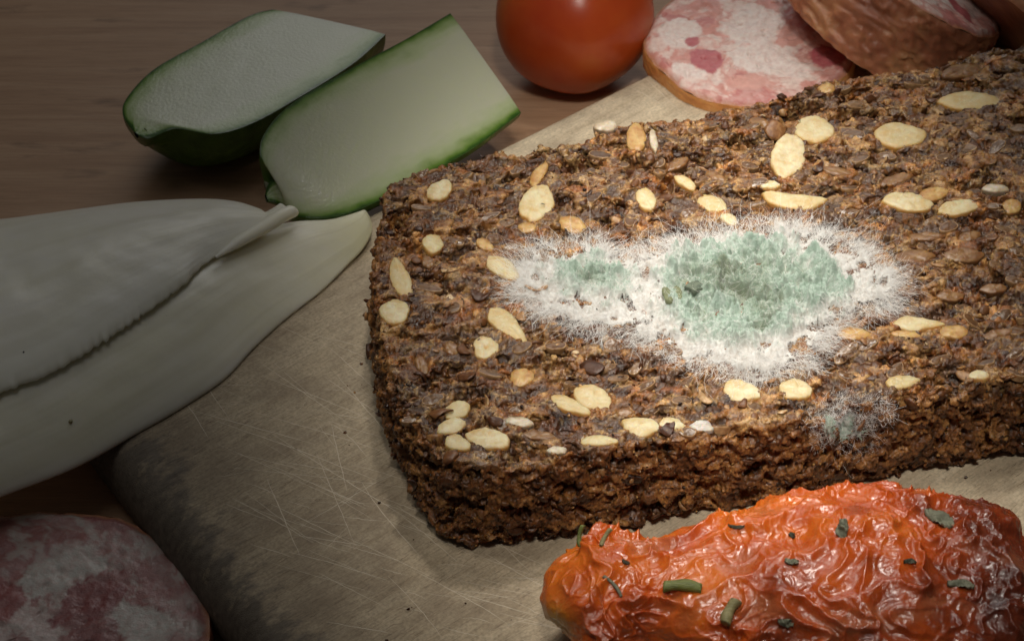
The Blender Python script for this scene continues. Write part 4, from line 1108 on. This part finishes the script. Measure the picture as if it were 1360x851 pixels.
if (nr_*(V-np.repeat(ax0, nv, 0))).sum() < 0: F = F[:, ::-1]; nr_ = -nr_
q = V*np.array([.85, 1.0, 1.0])
w = np.stack([fbm(q*.8, 3, 501), fbm(q*.8, 3, 502), fbm(q*.8, 3, 503)], -1)
def ridge(p, s): return 1-np.minimum(np.abs(noise(p, s))*2.6, 1)
r1 = ridge((q+w*.45)*.95, 510); r2 = ridge((q+w*.45)*1.9, 511); r3 = ridge((q+w*.3)*3.8, 512)
gate = sstep(-.35, .35, noise(q*.9, 520))
disp = .17*(r1**1.8-.4)+  .10*(r2**2.4-.25)*(.30+.70*gate)+.046*(r3**2.6-.2)*(.2+.8*gate)+.012*(ridge((q+w*.2)*8.5, 515)**3-.2)+.12*noise(q*.8, 521)+.004*noise(q*9, 522)-.06
tap = np.repeat(sstep(0, .05, u)*sstep(1, .96, u), nv)
smoothed = sstep(.0, .6, noise(q*.75, 545)+.75*np.exp(-((proj(V)[:, 0]-1000)/130)**2-((proj(V)[:, 1]-785)/60)**2))
disp = disp*(1-.48*smoothed)
V = V+nr_*(disp*(.25+.75*tap))[:, None]
V[:, 2] = np.maximum(V[:, 2], 1.31)
pj = proj(V)
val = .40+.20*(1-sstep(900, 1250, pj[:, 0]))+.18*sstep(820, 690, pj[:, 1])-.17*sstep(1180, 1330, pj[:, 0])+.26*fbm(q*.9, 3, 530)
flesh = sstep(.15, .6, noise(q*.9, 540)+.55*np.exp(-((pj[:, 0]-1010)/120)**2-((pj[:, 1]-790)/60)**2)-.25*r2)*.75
yel = np.exp(-((pj[:, 0]-735)/22)**2-((pj[:, 1]-835)/30)**2)*.9
do = np.array([*ax0[nu//2, :2], 1.3])
dt = thing('dried_tomato', 'wrinkled shiny orange red dried tomato lying in front of the bread', 'dried tomato', do)
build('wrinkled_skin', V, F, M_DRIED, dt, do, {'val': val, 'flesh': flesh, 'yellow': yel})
DTV, DTN = V, vnormals(V, F)
front = ((CAMP-DTV)*DTN).sum(1) > 0
def on_tomato(px, py):
    d = ((pj-np.array([px, py]))**2).sum(1)+np.where(front, 0, 1e9)
    b = np.where(d < d.min()+12)[0]; b = b[np.argmin(((DTV[b]-CAMP)**2).sum(1))]
    return DTV[b], DTN[b]
def stem_bit(px, py, l, w, ang, mat, label, lift=.0, name='herb_piece', tube=True, steep=0.0):
    p, nn = on_tomato(px, py)
    a = math.radians(ang)
    d = RT*math.cos(a)-UP*math.sin(a)            # along the picture direction, then laid on the skin
    d = d-nn*(d@nn)*(1-steep); d /= np.linalg.norm(d); s_ = np.cross(nn, d); s_ /= np.linalg.norm(s_); n2 = np.cross(d, s_)
    L, W = l/72*.9, w/72/2*.7
    m_, k_ = 16, 14; t_ = np.linspace(-.5, .5, m_); a_ = np.linspace(0, 2*np.pi, k_, endpoint=False)
    rg = np.random.default_rng(int(px*7+py))
    bend = .10*L*(t_*2)**2*rg.choice([-1, 1])
    rad = W*(1+.10*np.sin(t_*9+rg.normal()))
    c = p+nn*(W*.55+lift)+d*(t_*L)[:, None]+s_*bend[:, None]
    sx, sz = (1.0, .9) if tube else (1.0, .22)
    V = c[:, None]+(s_*np.cos(a_)[:, None]*sx+n2*np.sin(a_)[:, None]*sz)[None]*rad[:, None, None]
    if not tube:
        prof_ = np.sqrt(np.clip(1-(t_*2)**2*.85, .05, 1)); V = c[:, None]+(s_*np.cos(a_)[:, None]*sx+n2*np.sin(a_)[:, None]*sz)[None]*(rad*prof_)[:, None, None]
        V = V+n2*(.25*W*np.sin(a_*2+t_[:, None]*7)+.02*rg.normal(size=(m_, k_)))[..., None]
    V = np.concatenate([V.reshape(-1, 3), [c[0]+d*.02, c[-1]-d*.02]])
    F = grid_faces(m_, k_, False, True); n_ = m_*k_
    F3 = np.array([[(j+1) % k_, j, n_] for j in range(k_)]+[[n_-k_+j, n_-k_+(j+1) % k_, n_+1] for j in range(k_)])
    th = thing(name, label, 'herb', p, 'herb pieces on the dried tomato', mesh(name, V-p, [F, F3], mat, recalc=True))
    return th
stem_bit(905, 777, 54, 23, 12, M_STEM, 'thick green chopped stem lying on the left part of the dried tomato')
stem_bit(968, 813, 38, 22, 95, M_STRAW, 'short straw coloured stem standing upright below the thick green stem')
stem_bit(816, 777, 40, 7, 55, M_LEAFBIT, 'thin grey green stalk lying slanted left of the thick green stem')
stem_bit(767, 710, 32, 9, 97, M_STEM, 'small green stem poking up behind the left tip of the dried tomato', .05, steep=.8)
stem_bit(801, 713, 30, 9, 94, M_STRAW, 'brownish stem stuck upright on the left peak of the dried tomato')
stem_bit(1118, 701, 30, 24, 80, M_LEAFBIT, 'square grey green leaf flake on the bright orange ridge', name='herb_leaf', tube=False)
stem_bit(1250, 690, 48, 34, 65, M_LEAFBIT, 'largest curled grey green leaf piece at the right end of the dried tomato', name='herb_leaf', tube=False)
stem_bit(1275, 774, 38, 20, 8, M_LEAFBIT, 'dark green leaf piece lower right below the curled leaf', name='herb_leaf', tube=False)
stem_bit(979, 698, 24, 7, 3, M_DARKBIT, 'slim dark leaf sliver on the upper rim of the dried tomato', name='herb_leaf', tube=False)
stem_bit(1051, 708, 12, 10, 30, M_DARKBIT, 'tiny black speck left of the square leaf flake', name='herb_leaf', tube=False)
stem_bit(1054, 746, 20, 13, 20, M_LEAFBIT, 'small pale grey leaf crumb in the middle of the dried tomato', name='herb_leaf', tube=False)
stem_bit(1043, 829, 26, 15, 10, M_LEAFBIT, 'olive leaf crumb near the bottom edge of the dried tomato', name='herb_leaf', tube=False)
stem_bit(829, 745, 12, 8, 40, M_DARKBIT, 'tiny dark crumb above the slanted thin stalk', name='herb_leaf', tube=False)
stem_bit(1208, 742, 18, 10, 0, M_DARKBIT, 'small dark crumb between the flake and the dark green leaf', name='herb_leaf', tube=False)

# ------------------------------------------------------------------ loose bread crumbs on the board
n = 90; px_ = RNG.uniform(400, 900, n); py_ = RNG.uniform(420, 851, n)
C = np.array([at(x, y, 1.302) for x, y in zip(px_, py_)])
C[:50, :2] = (OUT[RNG.choice(260, 50)]*1.0)+RNG.normal(size=(50, 2))*.35
okc = (edge_dist(C) < -.05) & (C[:, 1] < 9) & (np.linalg.solve(Mx, (C[:, :2]-BC).T)[0] > 1.2); C = C[okc]; n = len(C)
cr = scatter(C, np.tile([0, 0, 1.0], (n, 1)), RNG.lognormal(math.log(.022), .5, n)[:, None]*RNG.uniform(.6, 1.2, (n, 3)), 1, np.full(n, .4), .2, RNG.uniform(0, 6.3, n), .15,
             'loose_crumbs', M_GRAIN, None, np.zeros(3), RNG.beta(2, 3, n))
cr['label'] = 'tiny loose brown bread crumbs scattered on the board around the slice'; cr['category'] = 'crumbs'
